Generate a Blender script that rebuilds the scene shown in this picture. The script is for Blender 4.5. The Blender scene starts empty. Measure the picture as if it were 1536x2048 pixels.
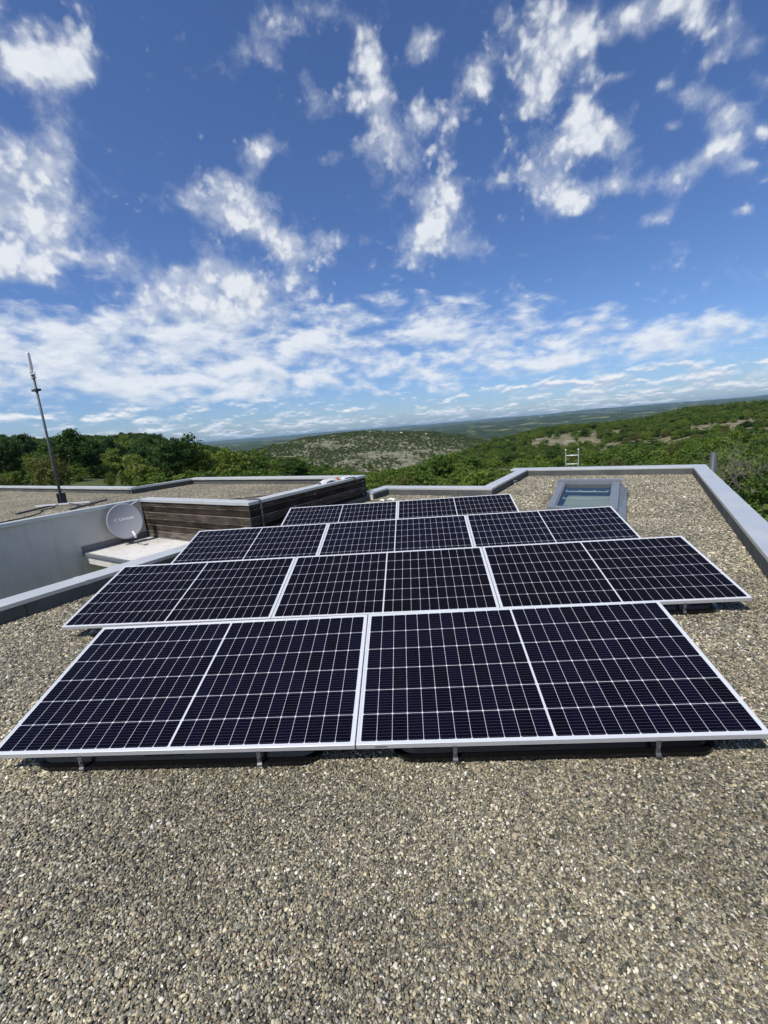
import bpy, bmesh, math, random
import numpy as np
from mathutils import Matrix, Vector

random.seed(7)
RNG = np.random.default_rng(11)
S = bpy.context.scene
COL = S.collection
R_ = math.radians

# ------------------------------------------------------------------ camera
YAW, PITCH, ROLL = -0.084084, 0.194066, 0.079592
CAM_H = 1.785
cam_data = bpy.data.cameras.new('camera')
cam_data.sensor_fit = 'HORIZONTAL'
cam_data.sensor_width = 36.0
cam_data.lens = 36.0 * 837.8 / 1536.0
cam_data.clip_start = 0.05
cam_data.clip_end = 80000.0
cam = bpy.data.objects.new('camera', cam_data)
COL.objects.link(cam)
fw = Vector((math.sin(YAW) * math.cos(PITCH), math.cos(YAW) * math.cos(PITCH), -math.sin(PITCH)))
rt = Vector((math.cos(YAW), -math.sin(YAW), 0.0))
dn = fw.cross(rt)
r2 = math.cos(ROLL) * rt + math.sin(ROLL) * dn
d2 = -math.sin(ROLL) * rt + math.cos(ROLL) * dn
cam.matrix_world = Matrix(((r2.x, -d2.x, -fw.x, 0.0), (r2.y, -d2.y, -fw.y, 0.0), (r2.z, -d2.z, -fw.z, CAM_H), (0, 0, 0, 1)))
S.camera = cam

# ------------------------------------------------------------------ light and exposure
SUN_AZ, SUN_EL = 217.0, 56.0           # azimuth clockwise from +Y
SUN_STRENGTH = 4.3
SKY_STRENGTH = 0.10
S.view_settings.view_transform = 'Standard'
S.view_settings.look = 'None'
S.view_settings.exposure = 0.0
S.view_settings.gamma = 1.0
sun_data = bpy.data.lights.new('sun', 'SUN')
sun_data.energy = SUN_STRENGTH
sun_data.angle = R_(0.53)
sun_data.color = (1.0, 0.955, 0.88)
sun = bpy.data.objects.new('sun', sun_data)
COL.objects.link(sun)
sd = Vector((math.sin(R_(SUN_AZ)) * math.cos(R_(SUN_EL)), math.cos(R_(SUN_AZ)) * math.cos(R_(SUN_EL)), math.sin(R_(SUN_EL))))
sun.rotation_euler = sd.to_track_quat('Z', 'Y').to_euler()
sun.location = (0, 0, 30)


class NT:
    """small helper to wire node trees"""
    def __init__(self, tree):
        self.t = tree

    def n(self, typ, **kw):
        nd = self.t.nodes.new(typ)
        for k, v in kw.items():
            setattr(nd, k, v)
        return nd

    def l(self, a, b):
        self.t.links.new(a, b)

    def _set(self, sock, v):
        if isinstance(v, bpy.types.NodeSocket):
            self.l(v, sock)
        elif v is not None:
            sock.default_value = v

    def m(self, op, a, b=None, c=None, clamp=False):
        nd = self.n('ShaderNodeMath', operation=op)
        nd.use_clamp = clamp
        for i, v in enumerate((a, b, c)):
            if v is not None:
                self._set(nd.inputs[i], v)
        return nd.outputs[0]

    def vm(self, op, a, b=None, out=0):
        nd = self.n('ShaderNodeVectorMath', operation=op)
        self._set(nd.inputs[0], a)
        if b is not None:
            self._set(nd.inputs[1], b)
        return nd.outputs[1] if op in ('DOT_PRODUCT', 'LENGTH', 'DISTANCE') else nd.outputs[0]

    def noise(self, vec, scale, detail=4.0, rough=0.55, lac=2.0, dist=0.0):
        nd = self.n('ShaderNodeTexNoise')
        if vec is not None:
            self.l(vec, nd.inputs['Vector'])
        nd.inputs['Scale'].default_value = scale
        nd.inputs['Detail'].default_value = detail
        nd.inputs['Roughness'].default_value = rough
        nd.inputs['Lacunarity'].default_value = lac
        nd.inputs['Distortion'].default_value = dist
        return nd.outputs['Fac']

    def voro(self, vec, scale, feature='F1', rnd=1.0):
        nd = self.n('ShaderNodeTexVoronoi', feature=feature)
        if vec is not None:
            self.l(vec, nd.inputs['Vector'])
        nd.inputs['Scale'].default_value = scale
        nd.inputs['Randomness'].default_value = rnd
        return nd

    def step(self, v, a, b, lo=0.0, hi=1.0, smooth=True):
        nd = self.n('ShaderNodeMapRange')
        nd.interpolation_type = 'SMOOTHSTEP' if smooth else 'LINEAR'
        self._set(nd.inputs['Value'], v)
        for k, x in (('From Min', a), ('From Max', b), ('To Min', lo), ('To Max', hi)):
            self._set(nd.inputs[k], x)
        return nd.outputs[0]

    def ramp(self, fac, stops, interp='LINEAR'):
        nd = self.n('ShaderNodeValToRGB')
        cr = nd.color_ramp
        cr.interpolation = interp
        while len(cr.elements) < len(stops):
            cr.elements.new(0.5)
        for e, (p, c) in zip(cr.elements, stops):
            e.position = p
            e.color = (c[0], c[1], c[2], 1.0)
        self._set(nd.inputs[0], fac)
        return nd.outputs[0]

    def mix(self, fac, a, b, mode='MIX'):
        nd = self.n('ShaderNodeMix', data_type='RGBA', blend_type=mode)
        self._set(nd.inputs[0], fac)
        for s, v in ((nd.inputs[6], a), (nd.inputs[7], b)):
            if isinstance(v, (tuple, list)):
                s.default_value = (v[0], v[1], v[2], 1.0)
            else:
                self.l(v, s)
        return nd.outputs[2]


# ------------------------------------------------------------------ sky with clouds (world, in directions)
# every patch: two vectors that give its two radii in direction space, and its weight
CLOUDS = [(12.29,15.89,-7.83,-9.01,13.81,-25.28,1.17), (24.55,30.52,-18.16,-15.52,17.29,-34.88,1.06),
(9.09,11.65,-6.8,-4.57,2.28,-10.25,1.28), (11.42,10.89,-2.94,-2,7.64,-18.84,1.17),
(16.13,16.49,-4.38,-1.47,5.91,-13.61,1.17), (26.8,46.63,-39.42,-30.74,0.44,-32.26,0.65),
(10.56,19.56,-21.08,-14.38,5.62,-11.39,0.96), (22.79,28.25,-30.32,-30.65,18.39,-34.11,0.65),
(66.1,17.31,-7.77,-8.94,49.1,-70.9,0.85), (29.09,2.15,2.89,0.99,25.23,-38.16,0.96),
(32.29,19.37,-19.01,-31.72,54.96,-71.48,0.49), (22.36,20.56,-12.35,-41.98,68.61,-117.58,0.43),
(25.77,42.9,-28.53,-62.25,40.69,-95.71,0.43), (44.33,-5.15,9.95,2.17,17.33,-23.37,0.85),
(33.79,-1.5,4.11,0.49,12.36,-18.76,1.06), (16.3,-5.12,8.94,6.87,10.66,-18.56,1.17),
(38.72,-0.83,-2.33,-3.99,20.57,-32.79,0.96), (38.91,8.63,-15.35,-11.18,23.86,-31.07,0.96),
(33.24,2.62,-12.04,-6.93,14.52,-19.27,0.75), (61.72,-10.18,-1.92,-5.85,31.73,-46.69,0.65),
(20.9,-3.19,-4.47,-6.66,18.02,-23.73,1.33), (39.59,-12.08,-0.11,-5.27,31.53,-39.56,0.96),
(23.03,-10.55,6.59,5.02,26.17,-44.88,0.96), (13.34,-11.2,7.1,8.91,19.68,-32.51,1.09),
(26.08,-18.93,6.51,1.06,40.9,-56.01,0.98), (34.12,-11.72,0.18,-6.71,38.9,-51.47,0.65),
(43.75,-11.47,-8.32,-6.91,17.24,-24.82,0.96), (12.83,-8.09,7.66,11.34,10.94,-28.13,1.17),
(27.92,-17.84,11.36,6.75,13.91,-31.73,1.3), (19.36,-6.44,0.06,-3.4,14.7,-30.51,1.06),
(31.77,-12.64,11.61,12.37,25.46,-58.14,0.96), (27.08,-16.68,16.11,18.02,11.69,-42.56,0.85),
(22.22,-20.09,16.55,24.26,15.99,-46.98,0.72), (45.45,-39.11,24.36,20.41,31.65,-68.74,0.82),
(34.22,-12.91,-12.28,-13.01,28.41,-29.38,0.93), (34.59,-15.93,-11.74,-13.01,27.98,-29.36,0.93),
(24.5,-18.46,6.24,2.19,33.99,-60.56,0.98), (28.96,-19.84,2.15,-6.19,31.8,-51.04,0.98),
(18.34,-16.55,11.73,17.3,8.14,-39.71,1.24), (46.9,-32.38,3.54,-5.83,28.36,-49.4,0.98),
(23.84,-18.83,14.83,19.59,10.61,-45.48,0.98), (34.94,-16.01,0.99,-7.32,32.48,-64.88,0.98),
(61.39,-47.12,5.59,-8.3,45.25,-66.15,0.88), (58.78,-44.81,5.29,-9.29,46.39,-77.79,0.88),
(48.63,-47.58,27.01,28.83,45.08,-97.26,0.77), (26.01,9.43,-3.59,-4.99,24.03,-42.54,1.17),
(53.64,20.12,-7.54,-5.71,26.29,-49.76,0.65), (13.17,9.49,-8.13,-12.14,9.53,-27.25,1.06),
(13.47,7.8,-6.4,-8.61,8.99,-24.34,1.17), (13.86,7.75,-9.65,-20.92,10.68,-38.28,1.06),
(14.36,6.48,-7.95,-17.44,11.19,-39.13,1.06), (28.48,3.3,2.61,3.08,26.02,-61.27,0.85),
(15.87,-3.43,5.3,3.83,7.26,-17.69,1.01), (22.27,-0.35,-1.37,-2.82,10.36,-26.84,0.96),
(18.87,-3.77,2.84,2.48,15.49,-43.32,0.85), (17.98,-4.77,6.16,5.89,13.26,-28.26,0.43),
(20.84,-12.64,4.73,3.65,21.32,-62.23,0.82), (25.49,-10.99,2.76,-2.34,35.99,-98.46,0.65),
(43.11,-9.06,-0.94,-8.42,34.05,-77.51,0.54), (16.55,14.41,-7.24,-15.39,14.44,-58.51,0.91),
(17.34,18,-7.51,-23.48,21.92,-103.27,0.54), (9.68,6.14,-3.73,-6.98,6.28,-26.57,1.38),
(21.36,10.01,-3.41,-2.7,8.54,-26.98,1.28), (7.09,3.5,-1.17,-2.03,5.57,-20.99,1.28),
(16.81,7.12,-9.2,-16.72,8.34,-37.51,0.85), (15.48,5.71,-2.16,-3.35,9.48,-34.37,0.85),
(46.52,-42.1,21.06,22.53,28.57,-96.93,0.88), (47.82,-37.3,20.62,20.79,40.82,-96.73,0.88),
(52.31,-41.02,13.62,6.69,38.18,-113.05,0.82), (44.39,-35.03,23.28,28.28,49.65,-97.72,0.82),
(60.73,-24.86,1.12,-8.59,47.34,-67.93,0.54), (62.29,2.65,-15.98,-11.89,27.55,-43.01,0.59),
(51.8,7.75,-4.91,-8.12,34.84,-73.01,0.54), (77.19,15.72,-8.16,-8,37.7,-68.96,0.49),
(46.42,-19.99,13.05,12.75,57.43,-107.99,0.54), (33.29,0.79,3.62,4.07,31.71,-78.02,0.59),
(90.39,51.57,-16.28,-14.75,85.74,-112.83,0.49), (56.03,-26.41,-8.1,-16.01,49.29,-56.27,0.77)]

world = bpy.data.worlds.new('World')
S.world = world
world.use_nodes = True
wt = world.node_tree
wt.nodes.clear()
W = NT(wt)
sky = W.n('ShaderNodeTexSky', sky_type='NISHITA')
sky.sun_disc = False
sky.sun_elevation = R_(SUN_EL)
sky.sun_rotation = R_(SUN_AZ)
sky.dust_density = 0.5
sky.ozone_density = 2.5
tint = W.n('ShaderNodeMix', data_type='RGBA', blend_type='MULTIPLY')
tint.inputs[0].default_value = 1.0
W.l(sky.outputs[0], tint.inputs[6])
tint.inputs[7].default_value = (0.70, 0.88, 1.23, 1.0)      # the camera's cool white balance
skycol = tint.outputs[2]
D = W.n('ShaderNodeTexCoord').outputs['Generated']
sep = W.n('ShaderNodeSeparateXYZ')
W.l(D, sep.inputs[0])
dz = sep.outputs[2]
el = W.m('MAXIMUM', dz, 0.0)


def cover_field():
    acc = None
    for ax, ay, az, bx, by, bz, amp in CLOUDS:
        u = W.vm('DOT_PRODUCT', D, (ax, ay, az))
        v = W.vm('DOT_PRODUCT', D, (bx, by, bz))
        q = W.m('MULTIPLY_ADD', v, v, W.m('MULTIPLY', u, u))
        g = W.m('POWER', 0.42, q)
        acc = W.m('MULTIPLY', g, amp) if acc is None else W.m('MULTIPLY_ADD', g, amp, acc)
    return acc


# cloud cover added to the unseen sky behind the camera, for neutral fill light
rear = W.m('MULTIPLY', W.step(sep.outputs[1], 0.05, -0.35), W.step(W.noise(D, 2.2, 2.0, 0.5), 0.42, 0.62))
cov = W.m('MINIMUM', W.m('ADD', cover_field(), W.m('MULTIPLY', rear, 0.9)), 1.5)


def warped(scale, amount, detail=3.0):
    wn = W.n('ShaderNodeTexNoise')
    W.l(D, wn.inputs['Vector'])
    wn.inputs['Scale'].default_value = scale
    wn.inputs['Detail'].default_value = detail
    return W.vm('ADD', D, W.vm('MULTIPLY', W.vm('SUBTRACT', wn.outputs['Color'], (0.5, 0.5, 0.5)), (amount, amount, amount)))


warp = warped(16.0, 0.022, 3.0)


def lumps(vec):
    """cauliflower heads: inverted cells over a broad noise"""
    n_ = W.noise(vec, 17.0, 12.0, 0.60)
    mid_ = W.noise(vec, 5.5, 2.0, 0.5)
    v1 = W.voro(vec, 30.0, 'SMOOTH_F1')
    v1.inputs['Smoothness'].default_value = 0.5
    v2 = W.voro(vec, 75.0, 'SMOOTH_F1')
    v2.inputs['Smoothness'].default_value = 0.5
    b_ = W.m('ADD', W.m('MULTIPLY', v1.outputs['Distance'], -0.34), W.m('MULTIPLY', v2.outputs['Distance'], -0.20))
    return W.m('ADD', W.m('ADD', W.m('MULTIPLY', n_, 1.25), W.m('MULTIPLY', mid_, 0.55)), b_), n_


L1, n1 = lumps(warp)                       # mean about 0.70
thick = W.m('ADD', W.m('MULTIPLY_ADD', L1, 2.0, -1.06), W.m('MULTIPLY', cov, 0.70))
a1 = W.m('MULTIPLY', W.step(thick, 0.58, 1.46), 0.97)
veil = W.m('MULTIPLY', W.step(W.m('ADD', W.m('MULTIPLY', n1, 1.3), W.m('MULTIPLY', cov, 0.40)), 0.74, 1.32), 0.62)
a1 = W.m('MAXIMUM', a1, veil)
# wide flat sheets, 4 to 14 degrees
mp = W.n('ShaderNodeMapping')
mp.inputs['Scale'].default_value = (1.0, 1.0, 2.3)
W.l(warped(9.0, 0.03), mp.inputs['Vector'])
n2 = W.noise(mp.outputs[0], 9.0, 10.0, 0.62)
n2b = W.noise(mp.outputs[0], 2.4, 2.0, 0.5)
v2s = W.voro(mp.outputs[0], 30.0, 'SMOOTH_F1')
v2s.inputs['Smoothness'].default_value = 0.8
sepx = sep.outputs[0]
top_hi = W.m('MINIMUM', W.m('MULTIPLY_ADD', sepx, -0.24, 0.345), 0.34)
top_lo = W.m('MULTIPLY', top_hi, 0.62)
band = W.m('MULTIPLY', W.step(dz, 0.045, 0.115), W.step(dz, top_hi, top_lo))
sheet = W.m('ADD', W.m('MULTIPLY_ADD', n2, 1.25, -0.15), W.m('ADD', W.m('MULTIPLY', n2b, 0.38), W.m('MULTIPLY', v2s.outputs['Distance'], -0.30)))
left_bank = W.m('MULTIPLY', W.step(sepx, -0.05, -0.45), W.step(dz, 0.07, 0.12))
thick2 = W.m('ADD', sheet, W.m('MULTIPLY', band, W.m('MULTIPLY_ADD', left_bank, 0.10, 0.45)))
a2 = W.m('MULTIPLY', W.step(thick2, 0.75, 1.15), 0.88)
# rows of small cumulus with flat feet, 0.5 to 5 degrees, smaller towards the horizon
def low_rows(scale, squash, lo0, lo1, hi0, hi1, thr, shift):
    m3 = W.n('ShaderNodeMapping')
    m3.inputs['Scale'].default_value = (1.0, 1.0, squash)
    m3.inputs['Location'].default_value = (shift, shift * 0.7, 0.0)
    W.l(warped(40.0, 0.006), m3.inputs['Vector'])
    n_ = W.noise(m3.outputs[0], scale, 7.0, 0.58)
    big_ = W.noise(m3.outputs[0], scale * 0.22, 2.0, 0.5)
    bnd = W.m('MULTIPLY', W.step(dz, lo0, lo1), W.step(dz, hi1, hi0))
    dn_ = W.m('ADD', W.m('MULTIPLY', n_, 0.8), W.m('MULTIPLY', big_, 0.35))
    al = W.m('MULTIPLY', W.step(dn_, thr, thr + 0.13), bnd)
    up_ = W.noise(W.vm('ADD', m3.outputs[0], (0.0, 0.0, 0.35 / scale)), scale, 4.0, 0.58)
    lit_ = W.step(W.m('SUBTRACT', n_, up_), -0.08, 0.12)
    return al, W.mix(lit_, (0.50, 0.60, 0.76), (0.90, 0.93, 0.97))


a3, c3 = low_rows(15.0, 3.6, 0.014, 0.030, 0.070, 0.105, 0.575, 0.0)
a4, c4 = low_rows(30.0, 5.0, 0.002, 0.010, 0.028, 0.045, 0.56, 3.1)
# tone: fronts lit by the sun behind the camera, soft grey hollows
off = W.vm('ADD', warp, (-0.010, -0.016, 0.020))
L1s, _q = lumps(off)
relief = W.step(W.m('SUBTRACT', L1, L1s), -0.24, 0.16)
core = W.step(thick, 1.15, 1.9)
c1 = W.mix(relief, (0.55, 0.61, 0.72), (0.84, 0.87, 0.91))
c1 = W.mix(W.m('MULTIPLY', core, 0.35), c1, (0.70, 0.76, 0.84))
n2s = W.noise(W.vm('ADD', mp.outputs[0], (-0.01, -0.01, 0.045)), 9.0, 6.0, 0.62)
relief2 = W.step(W.m('SUBTRACT', n2, n2s), -0.15, 0.15)
c2 = W.mix(relief2, (0.62, 0.70, 0.82), (0.88, 0.91, 0.95))
bg_sky = W.n('ShaderNodeBackground')
W.l(skycol, bg_sky.inputs[0])
bg_sky.inputs[1].default_value = SKY_STRENGTH


def over(base, col, a):
    b = W.n('ShaderNodeBackground')
    W.l(col, b.inputs[0])
    b.inputs[1].default_value = 1.0
    ms = W.n('ShaderNodeMixShader')
    W.l(a, ms.inputs[0])
    W.l(base, ms.inputs[1])
    W.l(b.outputs[0], ms.inputs[2])
    return ms.outputs[0]


sh = over(bg_sky.outputs[0], c2, a2)
sh = over(sh, c4, a4)
sh = over(sh, c3, a3)
sh = over(sh, c1, a1)
wo = W.n('ShaderNodeOutputWorld')
W.l(sh, wo.inputs[0])
world.cycles.sampling_method = 'MANUAL'
world.cycles.sample_map_resolution = 512
S.cycles.max_bounces = 6
S.cycles.diffuse_bounces = 3
S.cycles.glossy_bounces = 3
S.cycles.transmission_bounces = 4
S.cycles.volume_bounces = 1
S.cycles.transparent_max_bounces = 6
S.cycles.caustics_reflective = False
S.cycles.caustics_refractive = False
S.cycles.use_denoising = True
S.cycles.denoising_prefilter = 'ACCURATE'


# ------------------------------------------------------------------ helpers for objects
def tag(o, label=None, cat=None, group=None, kind=None):
    for k, v in (('label', label), ('category', cat), ('group', group), ('kind', kind)):
        if v:
            o[k] = v
    return o


def empty(name, loc=(0, 0, 0), rot=(0, 0, 0), parent=None):
    o = bpy.data.objects.new(name, None)
    o.empty_display_size = 0.2
    COL.objects.link(o)
    o.location = loc
    o.rotation_euler = rot
    if parent:
        o.parent = parent
    return o


def link(name, me, mat, parent=None):
    o = bpy.data.objects.new(name, me)
    if mat is not None and not me.materials:
        me.materials.append(mat)
    COL.objects.link(o)
    if parent:
        o.parent = parent
    return o


class MB:
    """collects simple shapes into one mesh"""
    def __init__(self):
        self.bm = bmesh.new()

    def box(self, x0, x1, y0, y1, z0, z1, bev=0.0, M=None):
        vs = [self.bm.verts.new((x, y, z)) for z in (z0, z1) for y in (y0, y1) for x in (x0, x1)]
        fs = []
        for idx in ((0, 2, 3, 1), (4, 5, 7, 6), (0, 1, 5, 4), (2, 6, 7, 3), (0, 4, 6, 2), (1, 3, 7, 5)):
            fs.append(self.bm.faces.new([vs[i] for i in idx]))
        if bev > 0:
            es = list({e for f in fs for e in f.edges})
            r = bmesh.ops.bevel(self.bm, geom=es, offset=bev, segments=2, affect='EDGES', profile=0.5)
            vs = list({v for f in r['faces'] for v in f.verts} | {v for v in vs if v.is_valid})
        if M is not None:
            for v in vs:
                v.co = M @ v.co
        return self

    def prism(self, pts, z0, z1, M=None):
        """pts: outline in xy, extruded z0..z1"""
        a = [self.bm.verts.new((p[0], p[1], z0)) for p in pts]
        b = [self.bm.verts.new((p[0], p[1], z1)) for p in pts]
        n = len(pts)
        self.bm.faces.new(a[::-1])
        self.bm.faces.new(b)
        for i in range(n):
            self.bm.faces.new((a[i], a[(i + 1) % n], b[(i + 1) % n], b[i]))
        if M is not None:
            for v in a + b:
                v.co = M @ v.co
        return self

    def tube(self, pts, rad, seg=10, cap=True):
        pts = [Vector(p) for p in pts]
        rad = rad if isinstance(rad, (list, tuple)) else [rad] * len(pts)
        rings = []
        up = Vector((0.13, 0.21, 0.97))
        for i, p in enumerate(pts):
            t = (pts[min(i + 1, len(pts) - 1)] - pts[max(i - 1, 0)]).normalized()
            a = t.cross(up)
            if a.length < 1e-3:
                a = t.cross(Vector((1, 0, 0)))
            a.normalize()
            b = t.cross(a)
            rings.append([self.bm.verts.new(p + rad[i] * (math.cos(k * 2 * math.pi / seg) * a + math.sin(k * 2 * math.pi / seg) * b)) for k in range(seg)])
        for r0, r1 in zip(rings, rings[1:]):
            for k in range(seg):
                f = self.bm.faces.new((r0[k], r0[(k + 1) % seg], r1[(k + 1) % seg], r1[k]))
                f.smooth = True
        if cap:
            self.bm.faces.new(rings[0][::-1])
            self.bm.faces.new(rings[-1])
        return self

    def build(self, name, mat, parent=None, me_only=False):
        bmesh.ops.recalc_face_normals(self.bm, faces=self.bm.faces[:])
        me = bpy.data.meshes.new(name)
        self.bm.to_mesh(me)
        self.bm.free()
        if me_only:
            me.materials.append(mat)
            return me
        return link(name, me, mat, parent)


def quads_mesh(name, verts, nq, mat, smooth=False):
    """verts: (4*nq, 3) array; one quad per four verts"""
    me = bpy.data.meshes.new(name)
    me.vertices.add(4 * nq)
    me.vertices.foreach_set('co', np.ascontiguousarray(verts, dtype=np.float32).ravel())
    me.loops.add(4 * nq)
    me.loops.foreach_set('vertex_index', np.arange(4 * nq, dtype=np.int32))
    me.polygons.add(nq)
    me.polygons.foreach_set('loop_start', np.arange(0, 4 * nq, 4, dtype=np.int32))
    me.polygons.foreach_set('loop_total', np.full(nq, 4, dtype=np.int32))
    me.update(calc_edges=True)
    if mat:
        me.materials.append(mat)
    return me


def copy_tree(o, parent=None):
    c = o.copy()
    COL.objects.link(c)
    c.parent = parent
    for ch in list(o.children):
        k = copy_tree(ch, c)
        k.matrix_parent_inverse = ch.matrix_parent_inverse
    return c


# numpy value noise
_T = np.random.default_rng(3).random((256, 256))


def vnoise(x, y):
    xi, yi = np.floor(x).astype(int), np.floor(y).astype(int)
    fx, fy = x - xi, y - yi
    fx, fy = fx * fx * (3 - 2 * fx), fy * fy * (3 - 2 * fy)
    g = lambda i, j: _T[i % 256, j % 256]
    return (g(xi, yi) * (1 - fx) + g(xi + 1, yi) * fx) * (1 - fy) + (g(xi, yi + 1) * (1 - fx) + g(xi + 1, yi + 1) * fx) * fy


def fbm(x, y, octv=5, gain=0.5):
    s, a, t = 0.0, 1.0, 0.0
    for k in range(octv):
        s = s + a * vnoise(x * 2 ** k + 17.3 * k, y * 2 ** k + 9.1 * k)
        t += a
        a *= gain
    return s / t


# ------------------------------------------------------------------ materials
def principled(name, col=(0.5, 0.5, 0.5), rough=0.5, metal=0.0, spec=0.5):
    m = bpy.data.materials.new(name)
    m.use_nodes = True
    b = m.node_tree.nodes['Principled BSDF']
    b.inputs['Base Color'].default_value = (col[0], col[1], col[2], 1)
    b.inputs['Roughness'].default_value = rough
    b.inputs['Metallic'].default_value = metal
    b.inputs['Specular IOR Level'].default_value = spec
    return m, NT(m.node_tree), b


def bump(N, b, h, strength=0.3, dist=0.01):
    nd = N.n('ShaderNodeBump')
    nd.inputs['Strength'].default_value = strength
    nd.inputs['Distance'].default_value = dist
    N.l(h, nd.inputs['Height'])
    N.l(nd.outputs[0], b.inputs['Normal'])


def objco(N):
    return N.n('ShaderNodeTexCoord').outputs['Object']


STONES = [(0.00, (0.045, 0.044, 0.036)), (0.08, (0.09, 0.086, 0.067)), (0.22, (0.19, 0.178, 0.130)), (0.36, (0.27, 0.248, 0.170)),
          (0.46, (0.165, 0.158, 0.132)), (0.56, (0.33, 0.293, 0.193)), (0.68, (0.46, 0.396, 0.246)), (0.76, (0.24, 0.190, 0.112)),
          (0.82, (0.54, 0.462, 0.279)), (0.90, (0.64, 0.575, 0.416)), (0.955, (0.78, 0.740, 0.629)), (0.972, (0.34, 0.210, 0.122)), (1.0, (0.25, 0.245, 0.218))]


def mat_pebble():
    m, N, b = principled('pebble', rough=0.5, spec=0.4)
    oi = N.n('ShaderNodeObjectInfo')
    c = N.ramp(oi.outputs['Random'], STONES)
    wn_ = N.n('ShaderNodeTexWhiteNoise', noise_dimensions='1D')
    N.l(N.m('MULTIPLY', oi.outputs['Random'], 917.0), wn_.inputs['W'])
    v = N.step(wn_.outputs['Value'], 0.0, 1.0, 0.55, 1.26, smooth=False)
    # broad tonal drift of the whole bed
    geo = N.n('ShaderNodeNewGeometry')
    big = N.noise(geo.outputs['Position'], 0.9, 3.0)
    v = N.m('MULTIPLY', v, N.step(big, 0.3, 0.7, 0.76, 1.14))
    hsv = N.n('ShaderNodeHueSaturation')
    N.l(c, hsv.inputs['Color'])
    N.l(v, hsv.inputs['Value'])
    N.l(hsv.outputs[0], b.inputs['Base Color'])
    return m


def mat_gravel_sheet(scale=52.0):
    m, N, b = principled('gravel_bed', rough=0.8, spec=0.2)
    co = objco(N)
    nz_ = N.n('ShaderNodeTexNoise')
    N.l(co, nz_.inputs['Vector'])
    nz_.inputs['Scale'].default_value = 30.0
    cw = N.vm('ADD', co, N.vm('MULTIPLY', N.vm('SUBTRACT', nz_.outputs['Color'], (0.5, 0.5, 0.5)), (0.012, 0.012, 0.012)))
    v = N.voro(cw, scale)
    c = N.ramp(N.m('FRACT', N.m('MULTIPLY', N.vm('DOT_PRODUCT', v.outputs['Color'], (1.0, 0.7, 0.4)), 3.1)), STONES)
    e = N.voro(cw, scale, 'DISTANCE_TO_EDGE')
    gap_ = N.step(e.outputs['Distance'], 0.0, 0.10)
    big = N.noise(co, 0.9, 3.0)
    c = N.mix(gap_, (0.03, 0.028, 0.024), c)
    c = N.mix(1.0, c, N.ramp(N.step(big, 0.3, 0.7), [(0, (0.82, 0.82, 0.82)), (1, (1.12, 1.1, 1.08))]), 'MULTIPLY')
    N.l(c, b.inputs['Base Color'])
    bump(N, b, N.m('SUBTRACT', 0.6, v.outputs['Distance']), 1.0, 0.012)
    return m


def mat_metal_paint(name, col, rough=0.32, streak=0.12, metal=0.0):
    m, N, b = principled(name, col, rough, metal, 0.6)
    co = objco(N)
    mp_ = N.n('ShaderNodeMapping')
    mp_.inputs['Scale'].default_value = (1.0, 1.0, 1.0)
    N.l(co, mp_.inputs['Vector'])
    n_ = N.noise(mp_.outputs[0], 2.2, 6.0, 0.65)
    fine = N.noise(co, 60.0, 3.0, 0.6)
    spot = N.step(N.noise(co, 3.6, 4.0, 0.5), 0.66, 0.74)
    f = N.m('ADD', N.m('MULTIPLY', N.m('SUBTRACT', n_, 0.5), streak * 3), N.m('MULTIPLY', N.m('SUBTRACT', fine, 0.5), streak))
    hsv = N.n('ShaderNodeHueSaturation')
    hsv.inputs['Color'].default_value = (*col, 1)
    N.l(N.m('ADD', 1.0, f), hsv.inputs['Value'])
    N.l(N.mix(N.m('MULTIPLY', spot, 0.35), hsv.outputs[0], (col[0] * 0.45, col[1] * 0.45, col[2] * 0.42)), b.inputs['Base Color'])
    N.l(N.step(n_, 0.3, 0.7, rough - 0.06, rough + 0.14), b.inputs['Roughness'])
    return m


def mat_felt():
    """mineral-surfaced roofing felt on the upstands"""
    m, N, b = principled('roofing_felt', (0.09, 0.095, 0.09), 0.85, 0, 0.25)
    co = objco(N)
    g = N.noise(co, 220.0, 2.0, 0.7)
    s = N.noise(co, 1.6, 5.0, 0.6)
    c = N.ramp(N.m('ADD', N.m('MULTIPLY', g, 0.55), N.m('MULTIPLY', s, 0.5)), [(0.3, (0.045, 0.050, 0.047)), (0.55, (0.105, 0.112, 0.104)), (0.8, (0.19, 0.19, 0.17))])
    N.l(c, b.inputs['Base Color'])
    bump(N, b, g, 0.4, 0.004)
    return m


def mat_render(name, col, grime=0.2):
    m, N, b = principled(name, col, 0.85, 0, 0.25)
    co = objco(N)
    n_ = N.noise(co, 0.9, 6.0, 0.62)
    mp_ = N.n('ShaderNodeMapping')
    mp_.inputs['Scale'].default_value = (3.0, 3.0, 0.35)
    N.l(co, mp_.inputs['Vector'])
    st = N.noise(mp_.outputs[0], 2.4, 4.0, 0.6)
    f = N.m('ADD', N.m('MULTIPLY', N.step(n_, 0.35, 0.75), 0.6), N.m('MULTIPLY', N.step(st, 0.45, 0.8), 0.5))
    N.l(N.mix(N.m('MULTIPLY', f, grime, clamp=True), col, (col[0] * 0.45, col[1] * 0.43, col[2] * 0.38)), b.inputs['Base Color'])
    bump(N, b, N.noise(co, 90.0, 2.0), 0.06, 0.002)
    return m


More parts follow.
